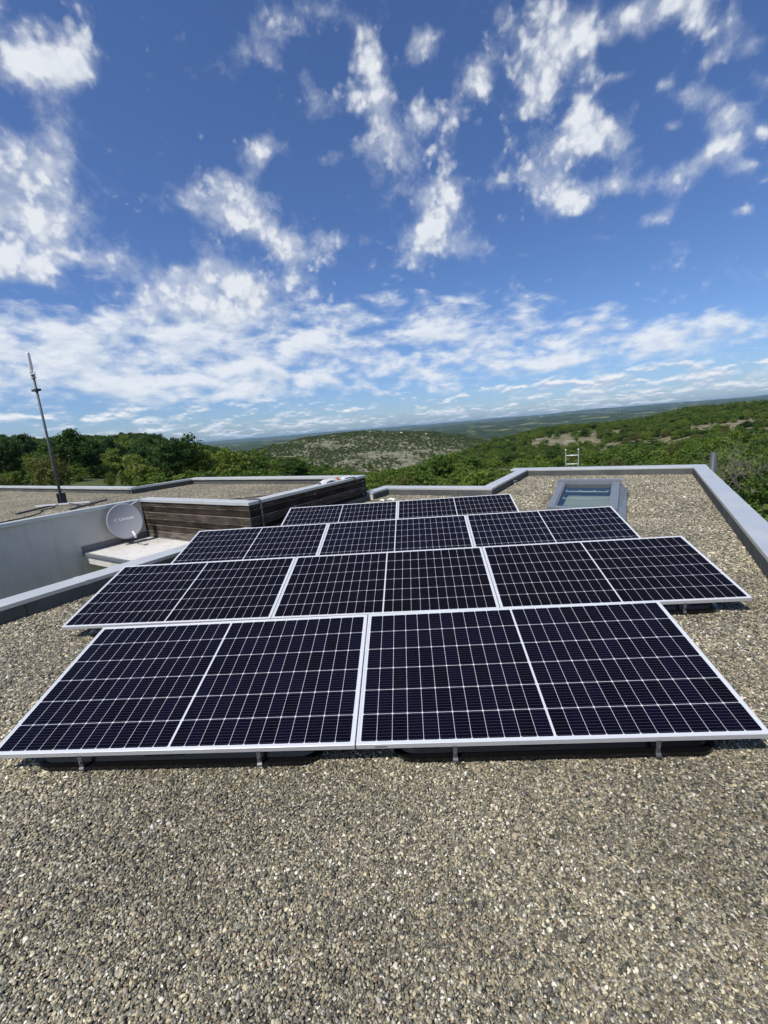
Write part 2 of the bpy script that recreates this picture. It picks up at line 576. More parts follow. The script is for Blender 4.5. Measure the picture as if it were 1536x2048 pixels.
def mat_wood():
    """weathered boards: run along local X, stacked in Z"""
    m, N, b = principled('weathered_wood', (0.1, 0.07, 0.05), 0.85, 0, 0.08)
    co = objco(N)
    sp = N.n('ShaderNodeSeparateXYZ')
    N.l(co, sp.inputs[0])
    idx = N.m('FLOOR', N.m('MULTIPLY', N.m('ADD', sp.outputs[2], 10.0), 1 / 0.146))
    wn_ = N.n('ShaderNodeTexWhiteNoise', noise_dimensions='1D')
    N.l(idx, wn_.inputs['W'])
    mp_ = N.n('ShaderNodeMapping')
    mp_.inputs['Scale'].default_value = (1.3, 1.3, 13.0)
    N.l(co, mp_.inputs['Vector'])
    g = N.noise(N.vm('ADD', mp_.outputs[0], wn_.outputs['Color']), 2.0, 7.0, 0.65, dist=0.6)
    blotch = N.noise(co, 2.3, 5.0, 0.6)
    f = N.m('ADD', N.m('MULTIPLY', g, 0.65), N.m('ADD', N.m('MULTIPLY', blotch, 0.35), N.m('MULTIPLY', N.m('SUBTRACT', wn_.outputs['Value'], 0.5), 0.20)))
    # the bottom boards are bleached by splashing rain
    low = N.step(sp.outputs[2], 0.0, -0.16)
    # upper arris of each board: its sunlit highlight, painted paler into the colour
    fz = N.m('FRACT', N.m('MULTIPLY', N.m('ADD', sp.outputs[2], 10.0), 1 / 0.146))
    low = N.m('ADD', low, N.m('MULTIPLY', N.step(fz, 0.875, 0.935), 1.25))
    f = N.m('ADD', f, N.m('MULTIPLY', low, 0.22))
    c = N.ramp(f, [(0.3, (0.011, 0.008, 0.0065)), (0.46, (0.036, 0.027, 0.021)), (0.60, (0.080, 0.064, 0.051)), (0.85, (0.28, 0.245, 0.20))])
    N.l(c, b.inputs['Base Color'])
    bump(N, b, g, 0.5, 0.004)
    return m


def mat_panel():
    """laminate: half cells 24 x 6, white grid, silver busbars, anti-reflective glass"""
    m, N, b = principled('solar_laminate', (0.01, 0.01, 0.02), 0.16, 0, 0.10)
    co = objco(N)
    sp = N.n('ShaderNodeSeparateXYZ')
    N.l(co, sp.inputs[0])
    x, y = sp.outputs[0], sp.outputs[1]
    MX, MY, MID = 0.024, 0.020, 0.011      # margins inside the glass, middle gap
    LX, LY = 2.094, 1.038
    half = (LX - 2 * MX - MID) / 2
    cw, ch = half / 12, (LY - 2 * MY) / 6
    right = N.m('GREATER_THAN', x, LX / 2)
    xl = N.m('SUBTRACT', x, N.m('MULTIPLY_ADD', right, half + MID, MX))
    yl = N.m('SUBTRACT', y, MY)
    ix, iy = N.m('FLOOR', N.m('DIVIDE', xl, cw)), N.m('FLOOR', N.m('DIVIDE', yl, ch))
    cx = N.m('SUBTRACT', xl, N.m('MULTIPLY', ix, cw))
    cy = N.m('SUBTRACT', yl, N.m('MULTIPLY', iy, ch))
    ex = N.m('MINIMUM', cx, N.m('SUBTRACT', cw, cx))
    ey = N.m('MINIMUM', cy, N.m('SUBTRACT', ch, cy))
    gx, gy = 0.0010, 0.0013
    ins = N.m('MULTIPLY', N.m('GREATER_THAN', ex, gx), N.m('GREATER_THAN', ey, gy))
    ins = N.m('MULTIPLY', ins, N.m('GREATER_THAN', N.m('ADD', ex, ey), 0.0080))     # cut corners
    inx = N.m('MULTIPLY', N.m('GREATER_THAN', xl, 0.0), N.m('LESS_THAN', xl, half))
    iny = N.m('MULTIPLY', N.m('GREATER_THAN', yl, 0.0), N.m('LESS_THAN', yl, ch * 6))
    ins = N.m('MULTIPLY', ins, N.m('MULTIPLY', inx, iny))
    pit = ch / 9.0
    by = N.m('ABSOLUTE', N.m('SUBTRACT', N.m('FRACT', N.m('DIVIDE', cy, pit)), 0.5))
    bus = N.m('LESS_THAN', by, 0.5 * 0.0011 / pit)
    wn_ = N.n('ShaderNodeTexWhiteNoise', noise_dimensions='3D')
    cmb = N.n('ShaderNodeCombineXYZ')
    N.l(N.m('MULTIPLY_ADD', right, 40.0, ix), cmb.inputs[0])
    N.l(iy, cmb.inputs[1])
    oi = N.n('ShaderNodeObjectInfo')
    N.l(oi.outputs['Random'], cmb.inputs[2])
    N.l(cmb.outputs[0], wn_.inputs['Vector'])
    cell = N.mix(wn_.outputs['Value'], (0.0022, 0.0020, 0.006), (0.0034, 0.0030, 0.0125))
    cell = N.mix(N.m('MULTIPLY', bus, 0.8), cell, (0.10, 0.10, 0.12))
    cell = N.mix(N.step(oi.outputs['Random'], 0.35, 1.0, 0.0, 0.55), cell, (0.0050, 0.0038, 0.0046))
    dust = N.noise(N.vm('MULTIPLY', co, (1.0, 0.45, 1.0)), 4.0, 7.0, 0.68)
    c = N.mix(ins, (0.56, 0.58, 0.60), cell)
    c = N.mix(N.m('MULTIPLY', N.step(dust, 0.42, 0.85), 0.005), c, (0.4, 0.37, 0.32))
    N.l(c, b.inputs['Base Color'])
    N.l(N.step(dust, 0.35, 0.8, 0.10, 0.24), b.inputs['Roughness'])
    b.inputs['IOR'].default_value = 1.38
    return m


def mat_leaf(name, stops, hue_noise=2.5, trans=0.32):
    m = bpy.data.materials.new(name)
    m.use_nodes = True
    N = NT(m.node_tree)
    m.node_tree.nodes.clear()
    oi = N.n('ShaderNodeObjectInfo')
    co = objco(N)
    n_ = N.noise(co, hue_noise, 3.0, 0.6)
    f = N.m('ADD', N.m('MULTIPLY', oi.outputs['Random'], 0.62), N.m('MULTIPLY', N.m('SUBTRACT', n_, 0.5), 0.9))
    c = N.ramp(N.m('ADD', f, 0.18), stops)
    d = N.n('ShaderNodeBsdfPrincipled')
    d.inputs['Roughness'].default_value = 0.6
    d.inputs['Specular IOR Level'].default_value = 0.25
    N.l(c, d.inputs['Base Color'])
    t = N.n('ShaderNodeBsdfTranslucent')
    N.l(N.mix(1.0, c, (1.1, 1.25, 0.5), 'MULTIPLY'), t.inputs[0])
    ms = N.n('ShaderNodeMixShader')
    ms.inputs[0].default_value = trans
    N.l(d.outputs[0], ms.inputs[1])
    N.l(t.outputs[0], ms.inputs[2])
    o = N.n('ShaderNodeOutputMaterial')
    N.l(ms.outputs[0], o.inputs[0])
    return m


M_PEB = mat_pebble()
M_BED = mat_gravel_sheet()
M_COPE = mat_metal_paint('coping_metal', (0.61, 0.62, 0.595), 0.33, 0.10, 0.34)
M_FELT = mat_felt()
M_WALLW = mat_render('white_render', (0.66, 0.62, 0.55), 0.5)
M_LEDGE = mat_render('ledge_coating', (0.70, 0.68, 0.63), 0.75)
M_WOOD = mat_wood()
M_PANEL = mat_panel()
M_ALU, _, _b = principled('anodised_aluminium', (0.72, 0.73, 0.74), 0.38, 0.25, 0.5)
M_ALUD, _, _b = principled('galvanised_steel', (0.085, 0.09, 0.10), 0.55, 0.2, 0.4)
M_CLAMP, _, _b = principled('clamp_metal', (0.13, 0.13, 0.135), 0.45, 0.5, 0.5)
M_DARKST, _, _b = principled('dark_steel', (0.035, 0.037, 0.045), 0.5, 0.3, 0.5)
M_BLKPL, _, _b = principled('black_plastic', (0.005, 0.005, 0.0055), 0.22, 0.0, 0.5)
M_CABLE, _, _b = principled('cable_rubber', (0.012, 0.012, 0.013), 0.55)
M_WHITEPL, _, _b = principled('white_plastic', (0.74, 0.74, 0.72), 0.45)
M_ORANGE, _, _b = principled('orange_plastic', (0.55, 0.09, 0.03), 0.5)
M_GREYMT = mat_metal_paint('skylight_cladding', (0.17, 0.185, 0.205), 0.38, 0.05)
M_LEAF_DARK = mat_leaf('oak_leaf', [(0.0, (0.0203, 0.0439, 0.0118)), (0.4, (0.0372, 0.0794, 0.0186)), (0.75, (0.0608, 0.1183, 0.0237)), (1.0, (0.0929, 0.1436, 0.0338))])
M_LEAF_MID = mat_leaf('scrub_leaf', [(0.0, (0.0488, 0.0915, 0.0159)), (0.3, (0.0878, 0.1488, 0.0232)), (0.65, (0.1440, 0.2050, 0.0329)), (0.85, (0.1952, 0.2257, 0.0488)), (1.0, (0.2074, 0.1891, 0.0671))], 0.6)
M_LEAF_OLIVE = mat_leaf('olive_leaf', [(0.0, (0.09, 0.105, 0.026)), (0.45, (0.14, 0.14, 0.038)), (0.75, (0.11, 0.16, 0.026)), (1.0, (0.19, 0.155, 0.06))], 0.5)
M_LEAF_LIGHT = mat_leaf('pale_leaf', [(0.0, (0.12, 0.18, 0.03)), (0.6, (0.19, 0.25, 0.045)), (1.0, (0.26, 0.30, 0.07))], 1.2)
M_LEAF_DULL = mat_leaf('dry_leaf', [(0.0, (0.0475, 0.0650, 0.0225)), (0.5, (0.0813, 0.1025, 0.0350)), (1.0, (0.1375, 0.1438, 0.0625))], 0.6)
M_BARK, _N, _b = principled('bark', (0.09, 0.075, 0.06), 0.9, 0, 0.2)
M_DEAD, _N, _b = principled('bare_twigs', (0.19, 0.175, 0.14), 0.9, 0, 0.2)
M_GLASS, _N, _b = principled('skylight_glass', (0.04, 0.075, 0.09), 0.04, 0, 0.8)
M_SHADE, _N, _b = principled('blind_fabric', (0.50, 0.49, 0.40), 0.8)


# ------------------------------------------------------------------ building frame: x across (v), y along (u)
BETA = 0.4775315
cB, sB = math.cos(BETA), math.sin(BETA)


def bw(v, u, z=0.0):
    return Vector((v * cB + u * sB, -v * sB + u * cB, z))


# ------------------------------------------------------------------ terrain
AZ_K = np.array([-70, -46, -41, -34, -28, -23, -18, -14, -10, -6, -2, 2, 5.5, 8.7, 11.2, 17, 20.5, 27, 32, 38, 45, 70], float)
R_K = np.array([4, 30, 60, 110, 160, 240, 320, 420, 540, 700, 900, 1250, 2000, 3500, 5500, 8000, 11000, 14500, 22000, 40000], float)
Z_K = {
    -70: [-3.3, -3.3, -2.8, -2.0, -1, 3, 5, 0, -20, -40, -55, -70, -80, -60, -50, -45, -20, 50, 0, -200],
    -46: [-3.3, -3.3, -2.6, -2.0, 0, 5, 6, 0, -20, -40, -55, -70, -80, -60, -50, -45, -20, 50, 0, -200],
    -41: [-3.3, -3.3, -2.6, -2.0, -0.5, 3, 4, -2, -20, -40, -55, -70, -80, -60, -50, -45, -20, 50, 0, -200],
    -34: [-3.3, -3.3, -3.0, -4.0, -2, 3.2, 3.6, -2, -20, -42, -55, -70, -80, -60, -50, -45, -20, 52, 0, -200],
    -28: [-3.3, -3.3, -3.8, -6.5, -6, -4.5, -5, -10, -25, -42, -55, -70, -80, -60, -50, -45, -10, 55, 0, -200],
    -23: [-3.3, -3.3, -4.2, -8.5, -10, -10, -13, -22, -30, -30, -24, -45, -80, -60, -50, -45, -10, 55, 0, -200],
    -18: [-3.3, -3.3, -4.6, -10, -13, -15, -20, -28, -32, -20, -13, -40, -80, -60, -50, -45, -10, 57, 0, -200],
    -14: [-3.3, -3.3, -4.8, -11, -17, -24, -30, -36, -35, -17, -4, -35, -80, -60, -50, -45, -10, 60, 0, -200],
    -10: [-3.3, -3.3, -5.0, -12, -20, -32, -40, -45, -41, -21, -0.5, -35, -80, -60, -50, -45, -10, 62, 0, -200],
    -6: [-3.3, -3.3, -5.2, -12.5, -21, -36, -46, -53, -51, -27, 0.5, -35, -80, -60, -50, -45, -10, 62, 0, -200],
    -2: [-3.3, -3.3, -5.2, -12.5, -19, -29, -42, -54, -50, -30, -7, -38, -80, -60, -50, -45, -10, 62, 0, -200],
    2: [-3.3, -3.3, -5.2, -12, -16.5, -23.5, -36, -52, -50, -33, -12, -42, -80, -60, -50, -45, -10, 62, 0, -200],
    5.5: [-3.3, -3.3, -5.0, -11.5, -14.5, -17.5, -24, -44, -50, -38, -22, -50, -85, -60, -45, -45, -10, 65, 0, -200],
    8.7: [-3.3, -3.3, -4.8, -11.5, -14, -15.5, -17, -30, -48, -46, -35, -60, -90, -60, -30, -40, -5, 68, 0, -200],
    11.2: [-3.3, -3.3, -4.6, -11, -13.5, -14, -13, -18, -40, -55, -50, -70, -95, -60, -28, -35, 0, 72, 0, -200],
    17: [-3.3, -3.3, -4.5, -10.5, -12.5, -12, -10.5, -11, -30, -55, -70, -80, -100, -60, -25, -30, 15, 85, 0, -200],
    20.5: [-3.3, -3.3, -4.4, -10, -12, -11.5, -10, -10, -25, -55, -75, -85, -100, -60, -20, -25, 30, 100, 0, -200],
    27: [-3.3, -3.3, -4.4, -9.5, -11.5, -11, -9.3, -8, -20, -50, -75, -85, -100, -50, -15, -10, 45, 118, 0, -200],
    32: [-3.3, -3.3, -4.6, -8.5, -9.5, -8, -4.5, -2.5, -15, -45, -75, -85, -100, -50, -15, -10, 40, 100, 0, -200],
    38: [-3.3, -3.5, -4.6, -7.5, -8, -6.5, -3, -2, -12, -45, -75, -85, -100, -50, -15, -10, 40, 95, 0, -200],
    45: [-3.3, -3.5, -4.6, -7, -7.5, -6, -2.5, -1.5, -12, -45, -75, -85, -100, -50, -15, -10, 40, 95, 0, -200],
    70: [-3.3, -3.3, -4.6, -7, -7.5, -6, -3, -2, -12, -45, -75, -85, -100, -50, -15, -10, 40, 95, 0, -200],
}
Z_TAB = np.array([Z_K[int(a) if float(a).is_integer() else a] for a in AZ_K], float)


def terrain(az, r):
    """ground height at azimuth (degrees clockwise from +Y) and distance"""
    az, r = np.atleast_1d(np.asarray(az, float)), np.atleast_1d(np.asarray(r, float))
    a = np.abs(az)
    azc = np.clip(np.where(a > 70, np.sign(az) * 70, az), -70, 70)
    i = np.clip(np.searchsorted(AZ_K, azc) - 1, 0, len(AZ_K) - 2)
    fa = (azc - AZ_K[i]) / (AZ_K[i + 1] - AZ_K[i])
    fa = fa * fa * (3 - 2 * fa)
    lr = np.log(np.clip(r, 4, 40000))
    LR = np.log(R_K)
    j = np.clip(np.searchsorted(LR, lr) - 1, 0, len(R_K) - 2)
    fr = (lr - LR[j]) / (LR[j + 1] - LR[j])
    z = (Z_TAB[i, j] * (1 - fa) + Z_TAB[i + 1, j] * fa) * (1 - fr) + (Z_TAB[i, j + 1] * (1 - fa) + Z_TAB[i + 1, j + 1] * fa) * fr
    x, y = r * np.sin(np.radians(az)), r * np.cos(np.radians(az))
    near = np.clip((r - 40) / 200, 0, 1)
    mid = np.clip((r - 1300) / 1500, 0, 1)
    z = z + near * (fbm(x / 60 + 5, y / 60) - 0.5) * 5.0 * (1 - 0.4 * mid)
    z = z + mid * ((fbm(x / 1500 + 3, y / 1500) - 0.5) * (75 + 65 * np.exp(-((r - 5200) / 2600.0) ** 2)) + (fbm(x / 420 + 8, y / 420, 4) - 0.5) * 20)
    return z


def build_ground():
    az = np.concatenate([np.arange(-180, -62, 4.0), np.arange(-62, 62, 0.3), np.arange(62, 180, 4.0)])
    rr = np.concatenate([np.geomspace(4, 40, 18)[:-1], np.geomspace(40, 1300, 200)[:-1], np.geomspace(1300, 36000, 150)])
    A, Rr = np.meshgrid(az, rr, indexing='ij')
    Z = terrain(A.ravel(), Rr.ravel())
    X, Y = Rr.ravel() * np.sin(np.radians(A.ravel())), Rr.ravel() * np.cos(np.radians(A.ravel()))
    na, nr = len(az), len(rr)
    verts = np.stack([X, Y, Z], 1)
    centre = np.array([[0, 0, -3.3]])
    verts = np.concatenate([verts, centre])
    ii, jj = np.meshgrid(np.arange(na), np.arange(nr - 1), indexing='ij')
    i2 = (ii + 1) % na
    f = np.stack([ii * nr + jj, i2 * nr + jj, i2 * nr + jj + 1, ii * nr + jj + 1], -1).reshape(-1, 4)[:, ::-1]
    tri = [(k * nr, len(verts) - 1, ((k + 1) % na) * nr) for k in range(na)]
    me = bpy.data.meshes.new('ground')
    me.from_pydata(verts.tolist(), [], f.tolist() + [t[::-1] for t in tri])
    for p in me.polygons:
        p.use_smooth = True
    m, N, b = principled('hillside', rough=0.95, spec=0.1)
    geo = N.n('ShaderNodeNewGeometry')
    pos = geo.outputs['Position']
    sp = N.n('ShaderNodeSeparateXYZ')
    N.l(pos, sp.inputs[0])
    xy = N.n('ShaderNodeCombineXYZ')
    N.l(sp.outputs[0], xy.inputs[0])
    N.l(sp.outputs[1], xy.inputs[1])
    p2 = xy.outputs[0]
    dist = N.vm('LENGTH', p2)
    # near: dry grass, bare limestone
    a = N.noise(p2, 0.05, 6.0, 0.62)
    s = N.noise(p2, 0.16, 7.0, 0.7)
    fine = N.noise(p2, 1.3, 5.0, 0.7)
    grass = N.mix(N.step(fine, 0.35, 0.65), (0.055, 0.085, 0.024), (0.12, 0.13, 0.052))
    stone = N.mix(N.step(fine, 0.3, 0.7), (0.19, 0.17, 0.125), (0.36, 0.32, 0.25))
    # the limestone slope across the valley is the barest
    ax = N.n('ShaderNodeVectorMath', operation='DISTANCE')
    N.l(p2, ax.inputs[0])
    ax.inputs[1].default_value = (-60.0, 620.0, 0.0)
    bare = N.step(ax.outputs['Value'], 420.0, 120.0)
    # thin dry soil with bare stone in the clearings of the right-hand hill
    ax2 = N.n('ShaderNodeVectorMath', operation='DISTANCE')
    N.l(p2, ax2.inputs[0])
    ax2.inputs[1].default_value = (85.0, 150.0, 0.0)
    dry = N.step(ax2.outputs['Value'], 170.0, 60.0)
    grass = N.mix(N.m('MULTIPLY', dry, 0.8), grass, N.mix(fine, (0.10, 0.095, 0.045), (0.24, 0.205, 0.125)))
    nearf = N.step(N.m('ADD', N.m('MULTIPLY', s, 0.7), N.m('ADD', N.m('MULTIPLY', a, 0.3), N.m('MULTIPLY_ADD', dry, 0.05, N.m('MULTIPLY', bare, 0.07)))), 0.525, 0.63)
    near = N.mix(nearf, grass, stone)
    lawn = N.step(dist, 31.0, 26.0)
    near = N.mix(lawn, near, N.mix(fine, (0.06, 0.10, 0.02), (0.12, 0.16, 0.04)))
    # far: woods and fields
    f1 = N.noise(p2, 0.0032, 7.0, 0.65)
    f2 = N.noise(p2, 0.018, 5.0, 0.65)
    wood = N.mix(N.step(f2, 0.35, 0.7), (0.012, 0.025, 0.009), (0.055, 0.080, 0.022))
    vv = N.voro(p2, 0.0042)
    field = N.mix(vv.outputs['Distance'], (0.12, 0.16, 0.05), (0.32, 0.29, 0.15))
    ff = N.step(N.m('ADD', f1, N.m('MULTIPLY', N.m('SUBTRACT', f2, 0.5), 0.25)), 0.54, 0.62)
    far = N.mix(N.m('MULTIPLY', ff, 0.75), wood, field)
    N.l(N.mix(N.step(dist, 1150.0, 1500.0), near, far), b.inputs['Base Color'])
    bump(N, b, N.m('ADD', N.m('MULTIPLY', fine, 0.5), s), 0.6, 0.5)
    o = link('ground', me, m)
    tag(o, 'green and stony hillsides falling away round the house to the far horizon', 'ground', kind='structure')
    return o


build_ground()

# ------------------------------------------------------------------ the house under the camera
VL, VR, UB, UZ, VZ = -5.978, 1.118, 13.524, 9.812, -3.071      # inner faces of the upstands
CW = 0.31                                                       # coping width
UF = -5.5
GZ = -0.014


def seams(mb, fixed, a0, a1, axis, side, z0, z1, step=1.02, thick=0.03):
    """felt-covered upstand made of lapped sheets; fixed = inner face, side = outward sign"""
    k, a = 0, a0
    while a < a1 - 1e-6:
        b_ = min(a + step, a1)
        d = 0.003 * (k % 2)
        lo, hi = sorted((fixed - side * d, fixed + side * thick))
        if axis == 'u':
            mb.box(lo, hi, a + 0.003, b_ - 0.003, z0, z1)
        else:
            mb.box(a + 0.003, b_ - 0.003, lo, hi, z0, z1)
        a, k = b_, k + 1


house = empty('house', (0, 0, 0), (0, 0, -BETA))
tag(house, 'house whose pebble covered flat roof carries the solar panels inside grey metal parapet caps', 'house')
OUT = [(VL - CW + .02, UF), (VR + CW - .02, UF), (VR + CW - .02, UB + CW + .18), (VZ - CW + .02, UB + CW + .18), (VZ - CW + .02, UZ + CW + .05), (VL - CW + .02, UZ + CW + .05)]
MB().prism(OUT, -3.35, -0.30).build('wall', M_WALLW, house)
MB().prism(OUT, -0.298, GZ).build('roof', M_BED, house)
# upstands
for nm, args in (('left', (VL, UF, 5.13, 'u', -1)), ('left', (VL, 9.05, UZ, 'u', -1)), ('right', (VR, UF, UB, 'u', 1)),
                 ('back', (UB, VZ, VR, 'v', 1)), ('step', (UZ, VL, VZ, 'v', 1)), ('stepside', (VZ, UZ, UB, 'u', -1))):
    mb = MB()
    seams(mb, *args, GZ - 0.02, 0.148)
    mb.build('parapet', M_FELT, house)
# cores behind the felt
mb = MB()
for x0, x1, y0, y1 in ((VL - CW + .03, VL - .035, UF, 5.12), (VL - CW + .03, VL - .035, 9.06, UZ + .03), (VR + .035, VR + CW - .03, UF, UB + .03),
                       (VZ - CW + .03, VR + CW - .03, UB + .035, UB + CW + .16), (VL - CW + .03, VZ - CW + .01, UZ + .035, UZ + CW + .03), (VZ - CW + .03, VZ - .035, UZ + .035, UB + .03)):
    mb.box(x0, x1, y0, y1, GZ - 0.01, 0.15)
mb.build('parapet_core', M_WALLW, house)


def coping(x0, x1, y0, y1, z1, inner, parent, h=0.05, name='coping', joints=None):
    """pressed metal cap: top sheet plus hanging edges; inner marks which way it falls"""
    m_ = MB()
    m_.box(x0, x1, y0, y1, z1 - h, z1, 0.004)
    if joints:
        ax_, step = joints
        if ax_ == 'y':
            y = y0 + step * 0.6
            while y < y1:
                m_.box(x0 - .002, x1 + .002, y - .03, y + .03, z1 - h - .002, z1 + .003)
                y += step
        else:
            x = x0 + step * 0.6
            while x < x1:
                m_.box(x - .03, x + .03, y0 - .002, y1 + .002, z1 - h - .002, z1 + .003)
                x += step
    return m_.build(name, M_COPE, parent)


CZ = 0.2
coping(VL - CW - .02, VL, UF, 5.12, CZ, 0, house, joints=('y', 3.0))
coping(VL - CW - .02, VL, 9.05, UZ, CZ, 0, house)
coping(VR, VR + CW - .008, UF, UB, CZ + .004, 0, house, joints=('y', 3.0))
coping(VZ - .55, VR + CW + .002, UB + .004, UB + CW + .2, CZ + .002, 0, house, joints=('x', 3.0))
coping(VL - CW - .02, VZ + .0, UZ, UZ + CW + .08, CZ - .001, 0, house)
coping(VZ - CW + .01, VZ, UZ + CW + .083, UB + .002, CZ + .003, 0, house)
# flashing strip at the foot of the neighbouring wood wall
mb = MB()
seams(mb, -6.10, 5.15, 9.04, 'u', -1, GZ, 0.12)
mb.build('flashing', M_FELT, house)

# skylight (a part of the house)
SL = empty('skylight', (0, 0, 0), parent=house)
tag(SL)


def slz(u):
    return 0.20 + (u - 7.67) / 2.55 * 0.10


def slv(v, u):
    """the window sits slightly askew on the roof"""
    return v + (10.1 - u) * (0.030 + 0.045 * (-0.4 - v) / 1.2)


def slab(mb, v0, v1, u0, u1, dz0, dz1):
    vs = []
    for dzz in (dz0, dz1):
        for u in (u0, u1):
            for v in (v0, v1):
                vs.append(mb.bm.verts.new((slv(v, u), u, slz(u) + dzz)))
    for idx in ((0, 2, 3, 1), (4, 5, 7, 6), (0, 1, 5, 4), (2, 6, 7, 3), (0, 4, 6, 2), (1, 3, 7, 5)):
        mb.bm.faces.new([vs[i] for i in idx])


mb = MB()
slab(mb, -1.60, -1.48, 7.67, 10.05, -0.10, 0.02)
slab(mb, -0.525, -0.40, 7.67, 10.05, -0.10, 0.02)
slab(mb, -1.48, -0.525, 7.67, 7.80, -0.10, 0.012)
slab(mb, -1.64, -0.37, 10.05, 10.26, -0.10, 0.055)
slab(mb, -1.49, -1.455, 7.84, 10.05, -0.06, 0.0)
slab(mb, -0.55, -0.515, 7.84, 10.05, -0.06, 0.0)
slab(mb, -1.585, -1.465, 8.90, 8.93, 0.018, 0.023)
slab(mb, -0.54, -0.415, 8.90, 8.93, 0.018, 0.023)
mb.build('frame', M_GREYMT, SL)
mb = MB()
for v0, v1 in ((-0.395, -0.26), (-1.605, -1.64)):
    a = [mb.bm.verts.new((slv(v0, 7.6), 7.60, slz(7.6) - .03)), mb.bm.verts.new((slv(v0, 10.3), 10.3, slz(10.3) - .03)), mb.bm.verts.new((slv(v1, 10.4), 10.4, 0.075)), mb.bm.verts.new((slv(v1, 7.5), 7.50, 0.055)),
         mb.bm.verts.new((slv(v1, 10.4), 10.4, -0.01)), mb.bm.verts.new((slv(v1, 7.5), 7.5, -0.01))]
    mb.bm.faces.new(a[:4])
    mb.bm.faces.new((a[3], a[2], a[4], a[5]))
mb.box(slv(-1.60, 7.6), slv(-0.40, 7.6), 7.60, 7.668, -0.01, 0.13)
mb.box(slv(-1.62, 10.3), slv(-0.26, 10.3), 10.262, 10.42, -0.01, 0.15)
mb.build('flashing', M_GREYMT, SL)
mb = MB()
slab(mb, -1.455, -0.55, 7.80, 10.05, -0.035, -0.028)
pane = mb.build('pane', None, SL)
mg = bpy.data.materials.new('roof_glass')
mg.use_nodes = True
N = NT(mg.node_tree)
mg.node_tree.nodes.clear()
tr = N.n('ShaderNodeBsdfTransparent')
tr.inputs[0].default_value = (0.84, 0.88, 0.85, 1)
gl = N.n('ShaderNodeBsdfGlossy')
gl.inputs['Roughness'].default_value = 0.06
fr = N.n('ShaderNodeFresnel')
fr.inputs['IOR'].default_value = 1.5
ms = N.n('ShaderNodeMixShader')
N.l(N.m('MULTIPLY_ADD', fr.outputs[0], 0.30, 0.02), ms.inputs[0])
N.l(tr.outputs[0], ms.inputs[1])
N.l(gl.outputs[0], ms.inputs[2])
o_ = N.n('ShaderNodeOutputMaterial')
N.l(ms.outputs[0], o_.inputs[0])
pane.data.materials.append(mg)
mb = MB()
mb.prism([(slv(-1.44, 7.85), 7.85), (slv(-.56, 7.85), 7.85), (slv(-.56, 9.98), 9.98), (slv(-1.44, 9.98), 9.98)], 0.006, 0.012)
mb.build('blind', M_SHADE, SL)
mb = MB()
for u, z in ((9.45, .20), (8.75, .175)):
    mb.tube([(slv(-1.40, u), u, z), (slv(-0.61, u), u, z)], 0.012, 8)
    for v in (-1.40, -1.13, -.86, -.61):
        v = slv(v, u)
        mb.box(v - .012, v + .012, u - .02, u + .02, z, z + .03)
mb.build('blind_rail', M_WHITEPL, SL)

# ------------------------------------------------------------------ the upper neighbouring house on the left
annex = empty('house', (0, 0, 0), (0, 0, -BETA))
tag(annex, 'higher white walled house with wood cladding and its own pebble roof on the left', 'house')
AR, AW, AF, AB, AB2, AS = -6.17, -9.82, 5.15, 9.0, 6.95, -13.25
APOLY = [(AR - .03, AF + .03), (AR - .03, AB), (AS, AB), (AS, AB2), (-34, AB2), (-34, -9), (AW, -9), (AW, AF + .03)]
MB().prism(APOLY, -3.35, 0.30).build('wall', M_WALLW, annex)
M_BED2 = mat_gravel_sheet(34.0)
inner = [(AR - .25, AF + .2), (AR - .25, AB - .25), (AS + .1, AB - .25), (AS + .1, AB2 - .25), (-33.8, AB2 - .25), (-33.8, -8.9), (AW - .03, -8.9), (AW - .03, AF + .2)]
MB().prism(inner, 0.302, 0.462).build('roof', M_BED2, annex)
mb = MB()
seams(mb, AB - .25, AS + .1, AR - .05, 'v', 1, 0.44, 0.598)
seams(mb, AB2 - .25, -33.8, AS - .05, 'v', 1, 0.44, 0.598)
seams(mb, AS + .1, AB2 - .25, AB - .25, 'u', -1, 0.44, 0.598)
seams(mb, AR - .25, AF + .05, AB - .28, 'u', 1, 0.44, 0.598)
seams(mb, AF + .2, AW, AR - .25, 'v', -1, 0.44, 0.598)
mb.build('parapet', M_FELT, annex)
mb = MB()
for x0, x1, y0, y1 in ((AS + .07, AR - .04, AB - .215, AB - .02), (-33.9, AS - .02, AB2 - .215, AB2 - .02), (AS - .02, AS + .065, AB2 - .2, AB - .05), (AR - .215, AR - .04, AF + .05, AB - .22), (AW, AR - .22, AF + .04, AF + .165)):
    mb.box(x0, x1, y0, y1, 0.30, 0.597)
mb.build('parapet_core', M_WALLW, annex)
AZT = 0.66
coping(AR - .28, AR + .02, AF - .02, AB + .03, AZT, 0, annex, 0.058, joints=('y', 2.6))
coping(AW - .05, AR - .282, AF - .022, AF + .25, AZT - .002, 0, annex, 0.058)
coping(AS - .03, AR - .282, AB - .29, AB + .03, AZT - .001, 0, annex, 0.058)
coping(AS - .032, AS + .14, AB2 + .03, AB - .292, AZT - .003, 0, annex, 0.058)
coping(-34, AS + .14, AB2 - .29, AB2 + .028, AZT - .002, 0, annex, 0.058, joints=('x', 3.0))
coping(AW - .13, AW + .035, -9, AF - .024, AZT - .004, 0, annex, 0.075)
mb = MB()
mb.box(AW - .1, AW + .0, -9, AF + .04, 0.30, 0.59)
mb.build('parapet', M_WALLW, annex)


